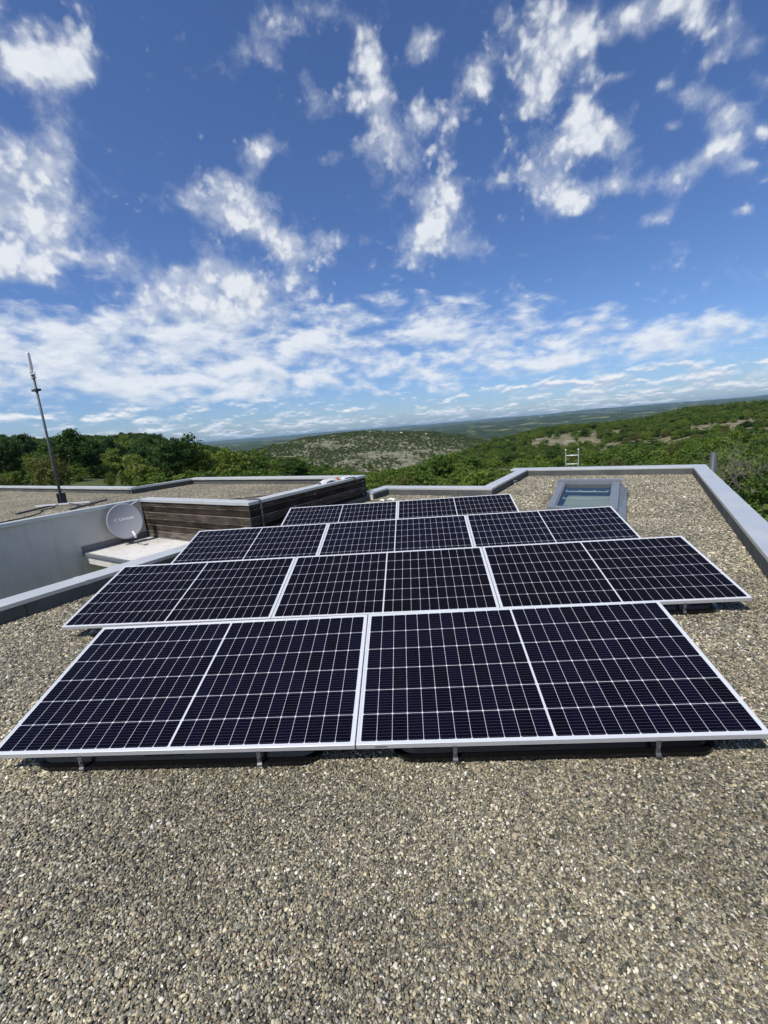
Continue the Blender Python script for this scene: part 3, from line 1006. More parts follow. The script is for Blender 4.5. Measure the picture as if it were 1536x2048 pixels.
def cladding(fixed, a0, a1, axis, side, z0, z1):
    mb = MB()
    H = 0.146
    k = math.floor((z0 + 10) / H)
    while -10 + k * H < z1 - .01:
        lo, hi = max(z0, -10 + k * H + .006), min(z1, -10 + (k + 1) * H - .005)
        j = random.uniform(-.002, .002)
        p, q = sorted((fixed + side * (0.022 + j), fixed))
        if axis == 'v':
            mb.box(a0, a1, p, q, lo, hi, 0.003)
        else:
            mb.box(p, q, a0, a1, lo, hi, 0.003)
        k += 1
    return mb


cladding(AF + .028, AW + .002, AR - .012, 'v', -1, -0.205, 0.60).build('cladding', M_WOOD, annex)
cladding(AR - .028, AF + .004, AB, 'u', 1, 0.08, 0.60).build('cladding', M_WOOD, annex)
mb = MB()
mb.box(AR - .012, AR + .003, AF - .002, AF + .02, -0.2, 0.60)
mb.build('corner_strip', M_DARKST, annex)
mb = MB()
mb.box(AR - .03, AR + .0, AB + .001, AB + .03, 0.05, 0.60)
mb.build('corner_strip', M_DARKST, annex)
# backing so that the gaps between boards read dark
mb = MB()
mb.box(AW + .01, AR - .03, AF + .029, AF + .04, -0.25, 0.6)
mb.box(AR - .04, AR - .029, AF + .04, AB - .001, -0.25, 0.6)
mb.build('backing', M_DARKST, annex)
for u, z in ((7.0, .5), (6.35, .36), (7.2, .33), (8.9, .53), (8.9, .42), (8.88, .32), (8.9, .18)):
    mb = MB()
    mb.box(AR - .004, AR + .001, u - .012, u + .012, z - .009, z + .009)
    mb.build('screw', M_ALU, annex)
# ledge roof in the corner of white wall and wood wall
mb = MB()
mb.box(AW + .001, -6.34, 3.82, AF + .004, -0.46, -0.232, 0.01)
mb.build('ledge', M_LEDGE, annex)
mb = MB()
mb.box(AW + .001, -6.36, 3.785, 3.83, -0.29, -0.222, 0.006)
mb.build('ledge_trim', M_GREYMT, annex)
mb = MB()
mb.box(AW - .02, AW + .016, 3.80, AF, -0.23, -0.10)
mb.box(AW + .017, -6.4, AF - .012, AF + .003, -0.23, -0.207)
mb.build('flashing', mat_metal_paint('lead_flashing', (0.16, 0.16, 0.155), 0.6), annex)
# drain pipe that comes over the coping and down the wood wall
mb = MB()
mb.tube([bv for bv in ((AR - .25, 5.36, .685), (AR - .02, 5.40, .685), (AR + .035, 5.41, .665), (AR + .045, 5.41, .60), (AR + .045, 5.405, .2), (AR + .06, 5.40, .0))], 0.016, 8)
mb.box(AR + .02, AR + .07, 5.38, 5.44, .50, .53)
mb.build('conduit', M_ALUD, annex)

# ------------------------------------------------------------------ solar panels and their ballast trays
LX, LY, TILT = 2.094, 1.038, 0.278824
ROWS = [(-2.5273, 1.9523, 0.01287, 2), (-3.5516, 3.5615, -0.00247, 3), (-3.5240, 5.2835, -0.00638, 3), (-2.4990, 6.9013, -0.00402, 2)]
GAPX = 0.019
Z0 = 0.14
ROWN = ['nearest row', 'second row', 'third row', 'farthest row']


def frame_mesh():
    mb = MB()
    w, d = 0.011, 0.035
    mb.box(0, LX, 0, w, -d, 0, 0.0012)
    mb.box(0, LX, LY - w, LY, -d, 0, 0.0012)
    mb.box(0, w, w + .0004, LY - w - .0004, -d, -0.0003, 0.0012)
    mb.box(LX - w, LX, w + .0004, LY - w - .0004, -d, -0.0003, 0.0012)
    # lower lips
    mb.box(w, LX - w, w, w + .025, -d, -d + .002)
    mb.box(w, LX - w, LY - w - .025, LY - w, -d, -d + .002)
    return mb.build('frame', M_ALU, me_only=True)


def laminate_mesh():
    mb = MB()
    w = 0.0108
    mb.box(w, LX - w, w, LY - w, -0.007, -0.0022)
    return mb.build('glass', M_PANEL, me_only=True)


def tub_mesh():
    """black ballast tub: sloped walls, ribs, turned-out rim; local origin below the middle of the low edge"""
    mb = MB()
    hw, d = 0.83, 0.97

    def ring(hw_, y0, y1, z_f, z_b, rad, n=6):
        pts = []
        for cx, cy, a0 in ((hw_ - rad, y0 + rad, -90), (hw_ - rad, y1 - rad, 0), (-hw_ + rad, y1 - rad, 90), (-hw_ + rad, y0 + rad, 180)):
            for k in range(n + 1):
                a = R_(a0 + 90.0 * k / n)
                x, y = cx + rad * math.cos(a), cy + rad * math.sin(a)
                f = (y - y0) / (y1 - y0)
                pts.append(mb.bm.verts.new((x, y, z_f * (1 - f) + z_b * f)))
        return pts

    rings = [ring(hw + .035, -.035, d + .03, .012, .012, .13), ring(hw + .035, -.035, d + .03, .030, .030, .13), ring(hw + .005, .0, d, .034, .034, .10),
             ring(hw - .02, .022, d - .02, .088, .36, .09), ring(hw - .045, .045, d - .045, .088, .355, .08), ring(hw - .07, .07, d - .07, .05, .06, .07)]
    n = len(rings[0])
    for r0, r1 in zip(rings, rings[1:]):
        for k in range(n):
            mb.bm.faces.new((r0[k], r0[(k + 1) % n], r1[(k + 1) % n], r1[k]))
    mb.bm.faces.new(rings[-1])
    # raised ribs on the front wall
    for x0, x1, zz in ((-.74, -.60, .066), (-.46, -.20, .070), (-.17, .06, .062), (.10, .36, .068), (.38, .50, .074), (.60, .74, .066)):
        y = .012 * (zz - .034) / .054 + .004
        mb.box(x0, x1, y - .012, y + .01, zz - .005, zz + .004, 0.003)
    return mb.build('tub', M_BLKPL, me_only=True)


def clamp_mesh():
    """bent strip: hooks round the frame, runs down to the rim of the tub, foot under the rim"""
    mb = MB()
    w = .0115
    prof = [(-.006, .113), (-.002, .104), (-.003, .082), (-.002, .060), (-.002, .040), (-.010, .032), (-.012, .022)]
    t = .0028
    prev = None
    for i, (y, z) in enumerate(prof):
        ring_ = [mb.bm.verts.new((sx * w * (1.0 if i < 4 else 1.12), y - k_ * t, z - k_ * t * .3)) for sx, k_ in ((-1, 0), (1, 0), (1, 1), (-1, 1))]
        if prev:
            for k_ in range(4):
                mb.bm.faces.new((prev[k_], prev[(k_ + 1) % 4], ring_[(k_ + 1) % 4], ring_[k_]))
        else:
            mb.bm.faces.new(ring_[::-1])
        prev = ring_
    mb.bm.faces.new(prev)
    mb.box(-.006, .006, -.014, -.003, .066, .078, .001)
    return mb.build('clamp', M_CLAMP, me_only=True)


FR, GLS, TUB, CLP = frame_mesh(), laminate_mesh(), tub_mesh(), clamp_mesh()
POSW = {2: ['left', 'right'], 3: ['left', 'middle', 'right']}
for ri, (x0, y0, ang, n) in enumerate(ROWS):
    c, s_ = math.cos(ang), math.sin(ang)
    px, py = x0 + 1.5 * LX, y0
    for k in range(n):
        lx = k * (LX + GAPX) - 1.5 * LX
        ox, oy = px + c * lx, py + s_ * lx
        root = empty('solar_panel', (ox, oy, Z0), (TILT, 0, ang))
        root.scale.x = 1.0055
        tag(root, 'white framed black solar panel, %s one of the %s in the %s' % (POSW[n][k], 'pair' if n == 2 else 'three', ROWN[ri]), 'solar panel', 'tilted solar panels on the pebble roof')
        link('frame', FR, M_ALU, root)
        link('glass', GLS, M_PANEL, root)
        if ri == 0 and k == 1:
            mb = MB()
            mb.box(.10, .165, -.0012, 0.0004, -.022, -.016)
            mb.build('maker_plate', M_DARKST, root)
        tx = lx + LX / 2
        tr_ = empty('ballast_tray', (px + c * tx - s_ * 0.012, py + s_ * tx + c * 0.012, 0.0), (0, 0, ang))
        tag(tr_, 'black plastic ballast tray under the %s solar panel of the %s' % (POSW[n][k], ROWN[ri]), 'ballast tray', 'ballast trays under the solar panels')
        t_ = link('tub', TUB, M_BLKPL, tr_)
        t_.location = (0, .040, 0)
        for cx in (-.52, .52):
            k_ = link('clamp', CLP, M_CLAMP, tr_)
            k_.location = (cx, 0, 0)

# ------------------------------------------------------------------ gravel on the main roof (real pebbles)


def gn_scatter(name, pts, rot, scl, pick, sources):
    """points with attributes -> instances; sources: list of objects, or a material for built-in pebbles"""
    me = bpy.data.meshes.new(name)
    n = len(pts)
    me.vertices.add(n)
    me.vertices.foreach_set('co', np.ascontiguousarray(pts, dtype=np.float32).ravel())
    for nm, arr in (('rot', rot), ('scl', scl)):
        at_ = me.attributes.new(nm, 'FLOAT_VECTOR', 'POINT')
        at_.data.foreach_set('vector', np.ascontiguousarray(arr, dtype=np.float32).ravel())
    at_ = me.attributes.new('pick', 'INT', 'POINT')
    at_.data.foreach_set('value', np.ascontiguousarray(pick, dtype=np.int32))
    o = bpy.data.objects.new(name, me)
    COL.objects.link(o)
    g = bpy.data.node_groups.new(name, 'GeometryNodeTree')
    g.interface.new_socket('Geometry', in_out='INPUT', socket_type='NodeSocketGeometry')
    g.interface.new_socket('Geometry', in_out='OUTPUT', socket_type='NodeSocketGeometry')
    gi, go = g.nodes.new('NodeGroupInput'), g.nodes.new('NodeGroupOutput')
    iop = g.nodes.new('GeometryNodeInstanceOnPoints')
    g.links.new(gi.outputs[0], iop.inputs['Points'])

    def attr(nm, typ):
        a = g.nodes.new('GeometryNodeInputNamedAttribute')
        a.data_type = typ
        a.inputs['Name'].default_value = nm
        return a.outputs['Attribute']
    e2r = g.nodes.new('FunctionNodeEulerToRotation')
    g.links.new(attr('rot', 'FLOAT_VECTOR'), e2r.inputs[0])
    g.links.new(e2r.outputs[0], iop.inputs['Rotation'])
    g.links.new(attr('scl', 'FLOAT_VECTOR'), iop.inputs['Scale'])
    iop.inputs['Pick Instance'].default_value = True
    g.links.new(attr('pick', 'INT'), iop.inputs['Instance Index'])
    g2i = g.nodes.new('GeometryNodeGeometryToInstance')
    if isinstance(sources, bpy.types.Material):
        for k in range(5):
            ico = g.nodes.new('GeometryNodeMeshIcoSphere')
            ico.inputs['Radius'].default_value = 0.5
            ico.inputs['Subdivisions'].default_value = 2
            sp_ = g.nodes.new('GeometryNodeSetPosition')
            nz_ = g.nodes.new('ShaderNodeTexNoise')
            nz_.noise_dimensions = '4D'
            nz_.inputs['Scale'].default_value = 1.9
            nz_.inputs['Detail'].default_value = 1.5
            nz_.inputs['W'].default_value = 3.7 * k
            sub = g.nodes.new('ShaderNodeVectorMath')
            sub.operation = 'SUBTRACT'
            sub.inputs[1].default_value = (0.5, 0.5, 0.5)
            g.links.new(nz_.outputs['Color'], sub.inputs[0])
            sc_ = g.nodes.new('ShaderNodeVectorMath')
            sc_.operation = 'SCALE'
            sc_.inputs['Scale'].default_value = 0.75
            g.links.new(sub.outputs[0], sc_.inputs[0])
            g.links.new(ico.outputs[0], sp_.inputs['Geometry'])
            g.links.new(sc_.outputs[0], sp_.inputs['Offset'])
            sm = g.nodes.new('GeometryNodeSetShadeSmooth')
            g.links.new(sp_.outputs[0], sm.inputs[0])
            mt = g.nodes.new('GeometryNodeSetMaterial')
            mt.inputs['Material'].default_value = sources
            g.links.new(sm.outputs[0], mt.inputs['Geometry'])
            g.links.new(mt.outputs[0], g2i.inputs[0])
    else:
        for src in sources[::-1]:
            oi = g.nodes.new('GeometryNodeObjectInfo')
            oi.transform_space = 'ORIGINAL'
            oi.inputs['Object'].default_value = src
            oi.inputs['As Instance'].default_value = True
            g.links.new(oi.outputs['Geometry'], g2i.inputs[0])
    g.links.new(g2i.outputs[0], iop.inputs['Instance'])
    g.links.new(iop.outputs[0], go.inputs[0])
    md = o.modifiers.new('scatter', 'NODES')
    md.node_group = g
    return o


def pebbles():
    P, Sz = [], []
    # (distance band, pebbles per square metre, mean size)
    for r0, r1, dens, size in ((0, 1.9, 28000, 0.0079), (1.9, 2.7, 20500, 0.0093), (2.7, 3.6, 14000, 0.0111), (3.6, 5.5, 8600, 0.0136), (5.5, 8.5, 5200, 0.0170), (8.5, 16.5, 3000, 0.0215)):
        area = (VR - VL) * (UB - UF)
        n = int(area * dens)
        v, u = RNG.uniform(VL + .005, VR - .005, n), RNG.uniform(-1.0, UB - .005, n)
        x, y = v * cB + u * sB, -v * sB + u * cB
        r = np.hypot(x, y)
        k = (r >= r0) & (r < r1) & ~((u > UZ) & (v < VZ)) & (np.abs(np.degrees(np.arctan2(x, y)) + 4.8) < 62) & (y > .25)
        k &= ~((u > 7.5) & (u < 10.42) & (v > -1.76) & (v < -.25))
        for (rx, ry, _a, nn) in ROWS:
            k &= ~((x > rx + .25) & (x < rx + nn * 2.11 - .25) & (y > ry + .16) & (y < ry + .85))
        # thinned where nothing of the bed can be seen behind the panels
        x, y = x[k], y[k]
        P.append(np.stack([x, y, np.zeros(len(x))], 1))
        Sz.append(size * RNG.lognormal(0, 0.27, len(x)))
    P, Sz = np.concatenate(P), np.concatenate(Sz)
    n = len(P)
    P[:, 2] = -0.011 + RNG.random(n) ** 1.3 * 0.009 + 0.007 * (fbm(P[:, 0] * 3, P[:, 1] * 3, 3) - .5)
    scl = np.stack([Sz * RNG.uniform(1.05, 1.6, n), Sz * RNG.uniform(.75, 1.1, n), Sz * RNG.uniform(.42, .75, n)], 1)
    rot = np.stack([RNG.normal(0, .38, n), RNG.normal(0, .38, n), RNG.uniform(0, 6.283, n)], 1)
    o = gn_scatter('gravel', P, rot, scl, RNG.integers(0, 5, n), M_PEB)
    tag(o, 'loose rounded grey and beige pebbles covering the flat roof', 'gravel', kind='stuff')
    return o


pebbles()


# ------------------------------------------------------------------ satellite dish
def build_dish():
    c = bw(-9.50, 4.59, 0.285)
    az, elv = R_(136.0), R_(13.0)
    n = Vector((math.sin(az) * math.cos(elv), math.cos(az) * math.cos(elv), math.sin(elv)))
    rgt = Vector((0, 0, 1)).cross(n).normalized()
    up = n.cross(rgt).normalized()
    root = empty('satellite_dish', (c.x, c.y, -0.222))
    tag(root, 'round grey satellite dish standing on the white ledge beside the wood wall', 'satellite dish')
    base = Vector(root.location)

    def W3(x, y, z):
        return c + rgt * x + up * y + n * z - base
    A, Bq, K = 0.335, 0.385, 0.42

    def par(x, y):
        return K * (x * x + y * y) - 0.06
    mb = MB()
    rings = []
    for k in range(1, 15):
        f = k / 14
        rings.append([mb.bm.verts.new(W3(A * f * math.cos(t), Bq * f * math.sin(t), par(A * f * math.cos(t), Bq * f * math.sin(t)))) for t in np.linspace(0, 2 * math.pi, 65)[:-1]])
    cen = mb.bm.verts.new(W3(0, 0, par(0, 0)))
    for k in range(64):
        mb.bm.faces.new((cen, rings[0][k], rings[0][(k + 1) % 64]))
    for a, b in zip(rings, rings[1:]):
        for k in range(64):
            mb.bm.faces.new((a[k], b[k], b[(k + 1) % 64], a[(k + 1) % 64]))
    # rolled rim and back skin
    lip = [mb.bm.verts.new(W3((A + .008) * math.cos(t), (Bq + .008) * math.sin(t), par(A * math.cos(t), Bq * math.sin(t)) - .012)) for t in np.linspace(0, 2 * math.pi, 65)[:-1]]
    back = [mb.bm.verts.new(W3(A * .97 * math.cos(t), Bq * .97 * math.sin(t), par(A * math.cos(t), Bq * math.sin(t)) - .03)) for t in np.linspace(0, 2 * math.pi, 65)[:-1]]
    b2 = mb.bm.verts.new(W3(0, 0, par(0, 0) - .015))
    for k in range(64):
        mb.bm.faces.new((rings[-1][k], lip[k], lip[(k + 1) % 64], rings[-1][(k + 1) % 64]))
        mb.bm.faces.new((lip[k], back[k], back[(k + 1) % 64], lip[(k + 1) % 64]))
        mb.bm.faces.new((back[k], b2, back[(k + 1) % 64]))
    for f in mb.bm.faces:
        f.smooth = True
    md, _n, _b2 = principled('dish_paint', (0.31, 0.31, 0.335), 0.5, 0, 0.4)
    refl = mb.build('reflector', md, root)
    # lettering on the reflector
    cu = bpy.data.curves.new('lettering', 'FONT')
    cu.body = 'CAHORS'
    cu.size = 0.082
    cu.space_character = 1.06
    cu.offset = 0.0028
    to = bpy.data.objects.new('lettering_source', cu)
    COL.objects.link(to)
    bpy.context.view_layer.update()
    dg = bpy.context.evaluated_depsgraph_get()
    tm = bpy.data.meshes.new_from_object(to.evaluated_get(dg))
    bpy.data.objects.remove(to)
    bmt = bmesh.new()
    bmt.from_mesh(tm)
    bmesh.ops.subdivide_edges(bmt, edges=bmt.edges[:], cuts=1)
    xs = [v.co.x for v in bmt.verts]
    wdt = max(xs) - min(xs)
    kx = 0.285 / wdt
    for v in bmt.verts:
        x, y = (v.co.x - min(xs)) * kx - 0.105, v.co.y + .025
        v.co = W3(x, y, par(x, y) + .0025)
    # emblem: a broken ring with an inner swirl
    def arc(r0, r1, a0, a1, cx, cy, taper=0.0):
        pr_ = None
        for t in np.linspace(a0, a1, 24):
            f = (t - a0) / (a1 - a0)
            w = r1 - (r1 - r0) * (1 - taper * abs(2 * f - 1))
            p = [(cx + q * math.cos(t), cy + q * math.sin(t)) for q in (w, r1)]
            vs = [bmt.verts.new(W3(x, y, par(x, y) + .0025)) for x, y in p]
            if pr_:
                bmt.faces.new((pr_[0], pr_[1], vs[1], vs[0]))
            pr_ = vs
    arc(.018, .036, R_(60), R_(300), -.155, .052, 0.85)
    arc(.008, .018, R_(-120), R_(110), -.152, .058, 0.8)
    me = bpy.data.meshes.new('lettering')
    bmt.to_mesh(me)
    bmt.free()
    link('lettering', me, M_WHITEPL, refl)
    # feed arm and LNB
    mb = MB()
    foot = W3(0.03, -Bq - .005, par(0, Bq) - .02)
    tip = W3(0.06, -Bq + .06, 0.40)
    mb.tube([foot, foot * .5 + tip * .5 + up * -.035, tip + up * -.03], .012, 8)
    mb.build('feed_arm', M_ALUD, root)
    mb = MB()
    a = (W3(0, -.1, 0) - tip).normalized()
    mb.tube([tip - a * .01, tip + a * .03, tip + a * .035, tip + a * .075], [.024, .024, .03, .03], 12)
    mb.tube([tip - a * .012 + up * .01, tip - a * .02 - up * .085], [.027, .024], 10)
    mb.build('receiver_head', M_WHITEPL, root)
    # mast and back bracket, and the stay rod up to the coping
    mb = MB()
    bk = W3(0.0, -.05, par(0, 0) - .03)
    mb.tube([bk, bk - n * .07], .05, 10)
    mp_ = bk - n * .09
    mb.tube([Vector((mp_.x, mp_.y, 0.0)), mp_ + Vector((0, 0, .12))], .022, 10)
    mb.box(-.09, .09, -.05, .05, 0.0, .012, 0, Matrix.Translation((mp_.x, mp_.y, 0)))
    mb.build('mast', M_ALUD, root)
    mb = MB()
    q0, q1 = bw(-9.60, 4.80, .58) - base, bw(-9.72, 5.12, .685) - base
    mb.tube([W3(.06, .2, par(.06, .2) - .03), q0, q1], .011, 8)
    mb.build('stay_rod', M_WHITEPL, root)


build_dish()


# ------------------------------------------------------------------ antenna mast on the upper roof
def build_antenna():
    p = bw(-13.51, 5.02, 0.48)
    root = empty('antenna_mast', p)
    tag(root, 'tall grey pole on a cross foot with a white tube antenna on top', 'antenna')

    def L(v, u, z):
        return bw(v, u, z) - p
    mb = MB()
    mb.tube([L(-13.51, 5.02, .52), L(-13.51, 5.02, 2.1), L(-13.51, 5.02, 2.12), L(-13.51, 5.02, 3.86)], [.034, .033, .028, .027], 14)
    mb.build('pole', M_ALUD, root)
    mb = MB()
    mb.tube([L(-13.535, 5.02, 3.95), L(-13.535, 5.02, 3.98), L(-13.535, 5.02, 4.40), L(-13.535, 5.02, 4.425)], [.03, .042, .042, .036], 16)
    mb.build('antenna_tube', M_WHITEPL, root)
    mb = MB()
    for z in (3.80, 3.88, 3.94):
        mb.box(-.06, .055, -.05, .05, -.011, .011, .003, Matrix.Translation(L(-13.515, 5.02, z)) @ Matrix.Rotation(-BETA, 4, 'Z'))
    mb.tube([L(-13.57, 5.0, 3.78), L(-13.57, 5.0, 3.97)], .012, 8)
    mb.tube([L(-13.46, 5.04, 3.78), L(-13.46, 5.04, 3.97)], .012, 8)
    mb.build('bracket', M_ALU, root)
    mb = MB()
    mb.box(-.15, .13, -.06, .06, -.025, .025, .004, Matrix.Translation(L(-13.51, 5.02, 3.49)) @ Matrix.Rotation(-BETA, 4, 'Z'))
    mb.build('clamp', M_DARKST, root)
    mb = MB()
    Mx = Matrix.Translation(L(-13.51, 5.02, .50)) @ Matrix.Rotation(-BETA, 4, 'Z')
    mb.box(-.085, -.055, -.07, .07, 0, .27, .004, Mx)
    mb.box(.055, .105, -.07, .07, 0, .28, .004, Mx)
    mb.box(-.085, .105, .05, .08, 0, .27, .004, Mx)
    mb.build('socket', M_DARKST, root)

    def bar(a, b, w, h, z):
        a, b = bw(a[1], a[0]), bw(b[1], b[0])
        d = b - a
        return Matrix.Translation((a + b) / 2 - p + Vector((0, 0, z))) @ Matrix.Rotation(math.atan2(d.y, d.x), 4, 'Z'), d.length / 2
    for nm, a, b, w, z, mt in (('cross_bar', (4.495, -13.73), (5.288, -12.536), .035, .508, M_ALU), ('foot', (3.81, -12.875), (5.02, -13.70), .04, .478, M_DARKST), ('foot', (4.52, -11.83), (5.724, -12.64), .04, .478, M_DARKST)):
        Mx, hl = bar(a, b, w, .03, z)
        mb = MB()
        mb.box(-hl, hl, -w, w, -.018, .018, .003, Mx)
        mb.build(nm, mt, root)


build_antenna()


def cable(name, label, pts, rad, mat=None, cat='cable'):
    mb = MB()
    P0 = Vector(pts[0])
    pp = [Vector(q) for q in pts]
    # smooth the run
    out = []
    for i in range(len(pp) - 1):
        a, b, c_, d = pp[max(i - 1, 0)], pp[i], pp[i + 1], pp[min(i + 2, len(pp) - 1)]
        for k in range(5):
            t = k / 5
            out.append(0.5 * ((2 * b) + (c_ - a) * t + (2 * a - 5 * b + 4 * c_ - d) * t * t + (3 * b - a - 3 * c_ + d) * t ** 3) - P0)
    out.append(pp[-1] - P0)
    mb.tube(out, rad, 7)
    o = mb.build(name, mat or M_CABLE)
    o.location = P0
    tag(o, label, cat)
    return o


cable('cable', 'black cable snaking over the upper roof to the antenna foot', [bw(-11.2, 2.6, .475), bw(-11.66, 3.14, .473), bw(-11.92, 3.75, .473), bw(-12.5, 4.2, .472), bw(-12.75, 4.25, .475), bw(-12.9, 4.55, .475), bw(-13.1, 4.7, .497), bw(-13.3, 4.95, .52), bw(-12.6, 4.95, .50), bw(-12.3, 4.9, .494), bw(-11.9, 5.1, .472)], .013)
cable('cable', 'thin black cable lying on the pebbles of the upper roof above the wood wall', [bw(-9.6, 5.6, .472), bw(-8.9, 5.8, .472), bw(-8.5, 6.03, .472), bw(-7.84, 6.6, .472), bw(-7.3, 7.15, .472), bw(-7.0, 7.6, .472)], .010)
cable('cable', 'black cable hanging from the coping down the dark wood wall', [bw(-6.36, 8.42, .672), bw(-6.2, 8.46, .675), bw(-6.13, 8.5, .655), bw(-6.09, 8.53, .50), bw(-6.06, 8.6, .32), bw(-6.0, 8.7, .14), bw(-5.93, 8.8, .03), bw(-5.8, 8.9, .012), bw(-5.4, 9.0, .012)], .012)


def crumple(name, label, cat, cx, cu, z, sx, sy, h, mat, seed, az=0.0):
    rg = np.random.default_rng(seed)
    o3 = rg.uniform(0, 50, 2)
    mb = MB()
    n = 16
    g = {}
    for i in range(n + 1):
        for j in range(n + 1):
            a, b = i / n * 2 - 1, j / n * 2 - 1
            e = max(0, 1 - (a * a + b * b) * .72)
            zz = h * (e ** .6) * (.35 + 1.1 * float(fbm(np.array([a * 2.2 + o3[0]]), np.array([b * 2.2 + o3[1]]), 4)[0]))
            wob = 1 + .22 * (float(vnoise(np.array([a * 2 + o3[1]]), np.array([b * 2 + 9.0]))[0]) - .5)
            g[i, j] = mb.bm.verts.new((a * sx * wob, b * sy * wob, zz))
    for i in range(n):
        for j in range(n):
            mb.bm.faces.new((g[i, j], g[i + 1, j], g[i + 1, j + 1], g[i, j + 1]))
    o = mb.build(name, mat)
    o.location = bw(cx, cu, z)
    o.rotation_euler = (0, 0, -BETA + az)
    tag(o, label, cat)
    return o


crumple('plastic_bag', 'crumpled white plastic bag lying on the coping of the upper roof', 'bag', -6.36, 7.72, .661, .09, .30, .08, M_WHITEPL, 4)
crumple('plastic_scrap', 'small orange plastic scrap at the end of the white bag', 'scrap', -6.38, 8.10, .662, .05, .07, .07, M_ORANGE, 9)
crumple('plastic_wrap', 'flat white plastic wrap under the cable on the coping corner', 'wrap', -6.33, 8.40, .661, .07, .24, .05, M_WHITEPL, 12)

# small vent by the stepped parapet
vent = empty('roof_vent', bw(-2.98, 11.62, 0))
tag(vent, 'small white capped vent pipe beside the stepped parapet', 'vent')
mb = MB()
mb.tube([(0, 0, -.01), (0, 0, .09)], .032, 14)
mb.build('pipe', M_WHITEPL, vent)
mb = MB()
mb.tube([(0, 0, .085), (0, 0, .095), (0, 0, .12), (0, 0, .135)], [.05, .062, .062, .03], 16)
mb.build('cap', M_ALUD, vent)
for v, u, s_, lab in ((-5.45, 9.08, .09, 'larger pale flat stone lying by the far parapet'), (-5.62, 8.90, .06, 'smaller pale flat stone lying by the far parapet')):
    o = crumple('stone', lab, 'stone', v, u, .004, s_ * 1.2, s_ * .8, .05, M_WHITEPL, int(u * 100))


# ladder against the back wall
def build_ladder():
    b0 = bw(-1.87, 14.62, -3.3)
    root = empty('ladder', b0)
    tag(root, 'aluminium ladder whose top rungs rise above the back parapet', 'ladder')
    top = bw(-1.87, 14.06, .71) - b0
    ax = Vector((cB, -sB, 0))
    for s_ in (-1, 1):
        off = ax * (.18 * s_)
        mb = MB()
        mb.tube([off, off + top], .017, 10)
        r = mb.build('rail', M_CLAMP, root)
        mb = MB()
        mb.tube([off + top, off + top * 1.008], [.024, .02], 10)
        mb.build('end_cap', M_WHITEPL, r)
    k = 0
    L = top.length
    d = .16
    while d < L:
        q = top * (1 - d / L)
        mb = MB()
        mb.tube([q - ax * .18, q + ax * .18], .016, 8)
        mb.build('rung', M_ALU, root)
        d += .275


build_ladder()
fl = empty('flue_pipe', bw(1.60, 14.2, -3.3))
tag(fl, 'grey metal flue pipe rising outside the far corner of the roof', 'flue pipe')
mb = MB()
mb.tube([(0, 0, 0), (0, 0, 3.79)], .072, 20)
mb.build('pipe', M_ALUD, fl)
mb = MB()
mb.tube([(0, 0, 2.9), (0, 0, 2.96)], .078, 20)
mb.build('collar', M_ALUD, fl)


# ------------------------------------------------------------------ trees and scrub


def crown_mesh(name, seed, H, R, base, nclump, nleaf, leaf, mat, droop=0.0, wild=0.35):
    """leaf-sized quads gathered in clumps spread through a lobed crown; origin at the foot of the trunk"""
    rg = np.random.default_rng(seed)
    # a handful of big lobes give the uneven outline
    nl = 7
    la = rg.uniform(0, 6.283, nl) + np.arange(nl) * 2.4
    lr = R * rg.uniform(.15, .62, nl)
    hh = (H - base)
    lobes = np.stack([lr * np.cos(la), lr * np.sin(la), base + hh * rg.uniform(.28, .76, nl)], 1)
    lsz = np.stack([R * rg.uniform(.42, .66, nl)] * 2 + [hh * rg.uniform(.22, .36, nl)], 1)
    lobes[0] = (0, 0, base + hh * .70)
    lsz[0] = (R * .5, R * .5, hh * .30)
    which = rg.integers(0, nl, nclump)
    d = rg.normal(size=(nclump, 3))
    d /= np.linalg.norm(d, axis=1)[:, None]
    rad = rg.uniform(.55, 1.0, nclump) ** .6
    cc = lobes[which] + d * lsz[which] * rad[:, None]
    cs = R * rg.uniform(.10, .24, nclump)
    per = max(1, nleaf // nclump)
    k = np.repeat(np.arange(nclump), per)
    n = len(k)
    dd = rg.normal(size=(n, 3))
    dd /= np.linalg.norm(dd, axis=1)[:, None]
    pos = cc[k] + dd * (cs[k] * rg.uniform(.35, 1.0 + wild, n))[:, None] * np.array([1, 1, .75])
    pos[:, 2] = np.maximum(pos[:, 2] - droop * np.hypot(pos[:, 0], pos[:, 1]) ** 2, base * .35 + .05)
    nrm = dd + rg.normal(size=(n, 3)) * .7 + np.array([0, 0, .35])
    nrm /= np.linalg.norm(nrm, axis=1)[:, None]
    t = np.cross(nrm, rg.normal(size=(n, 3)))
    t /= np.linalg.norm(t, axis=1)[:, None] + 1e-9
    b = np.cross(nrm, t)
    s = leaf * rg.uniform(.6, 1.25, n)
    V = np.stack([pos - t * s[:, None] * .55, pos + b * s[:, None] * .38, pos + t * s[:, None] * .55, pos - b * s[:, None] * .38], 1).reshape(-1, 3)
    return quads_mesh(name, V, n, mat)


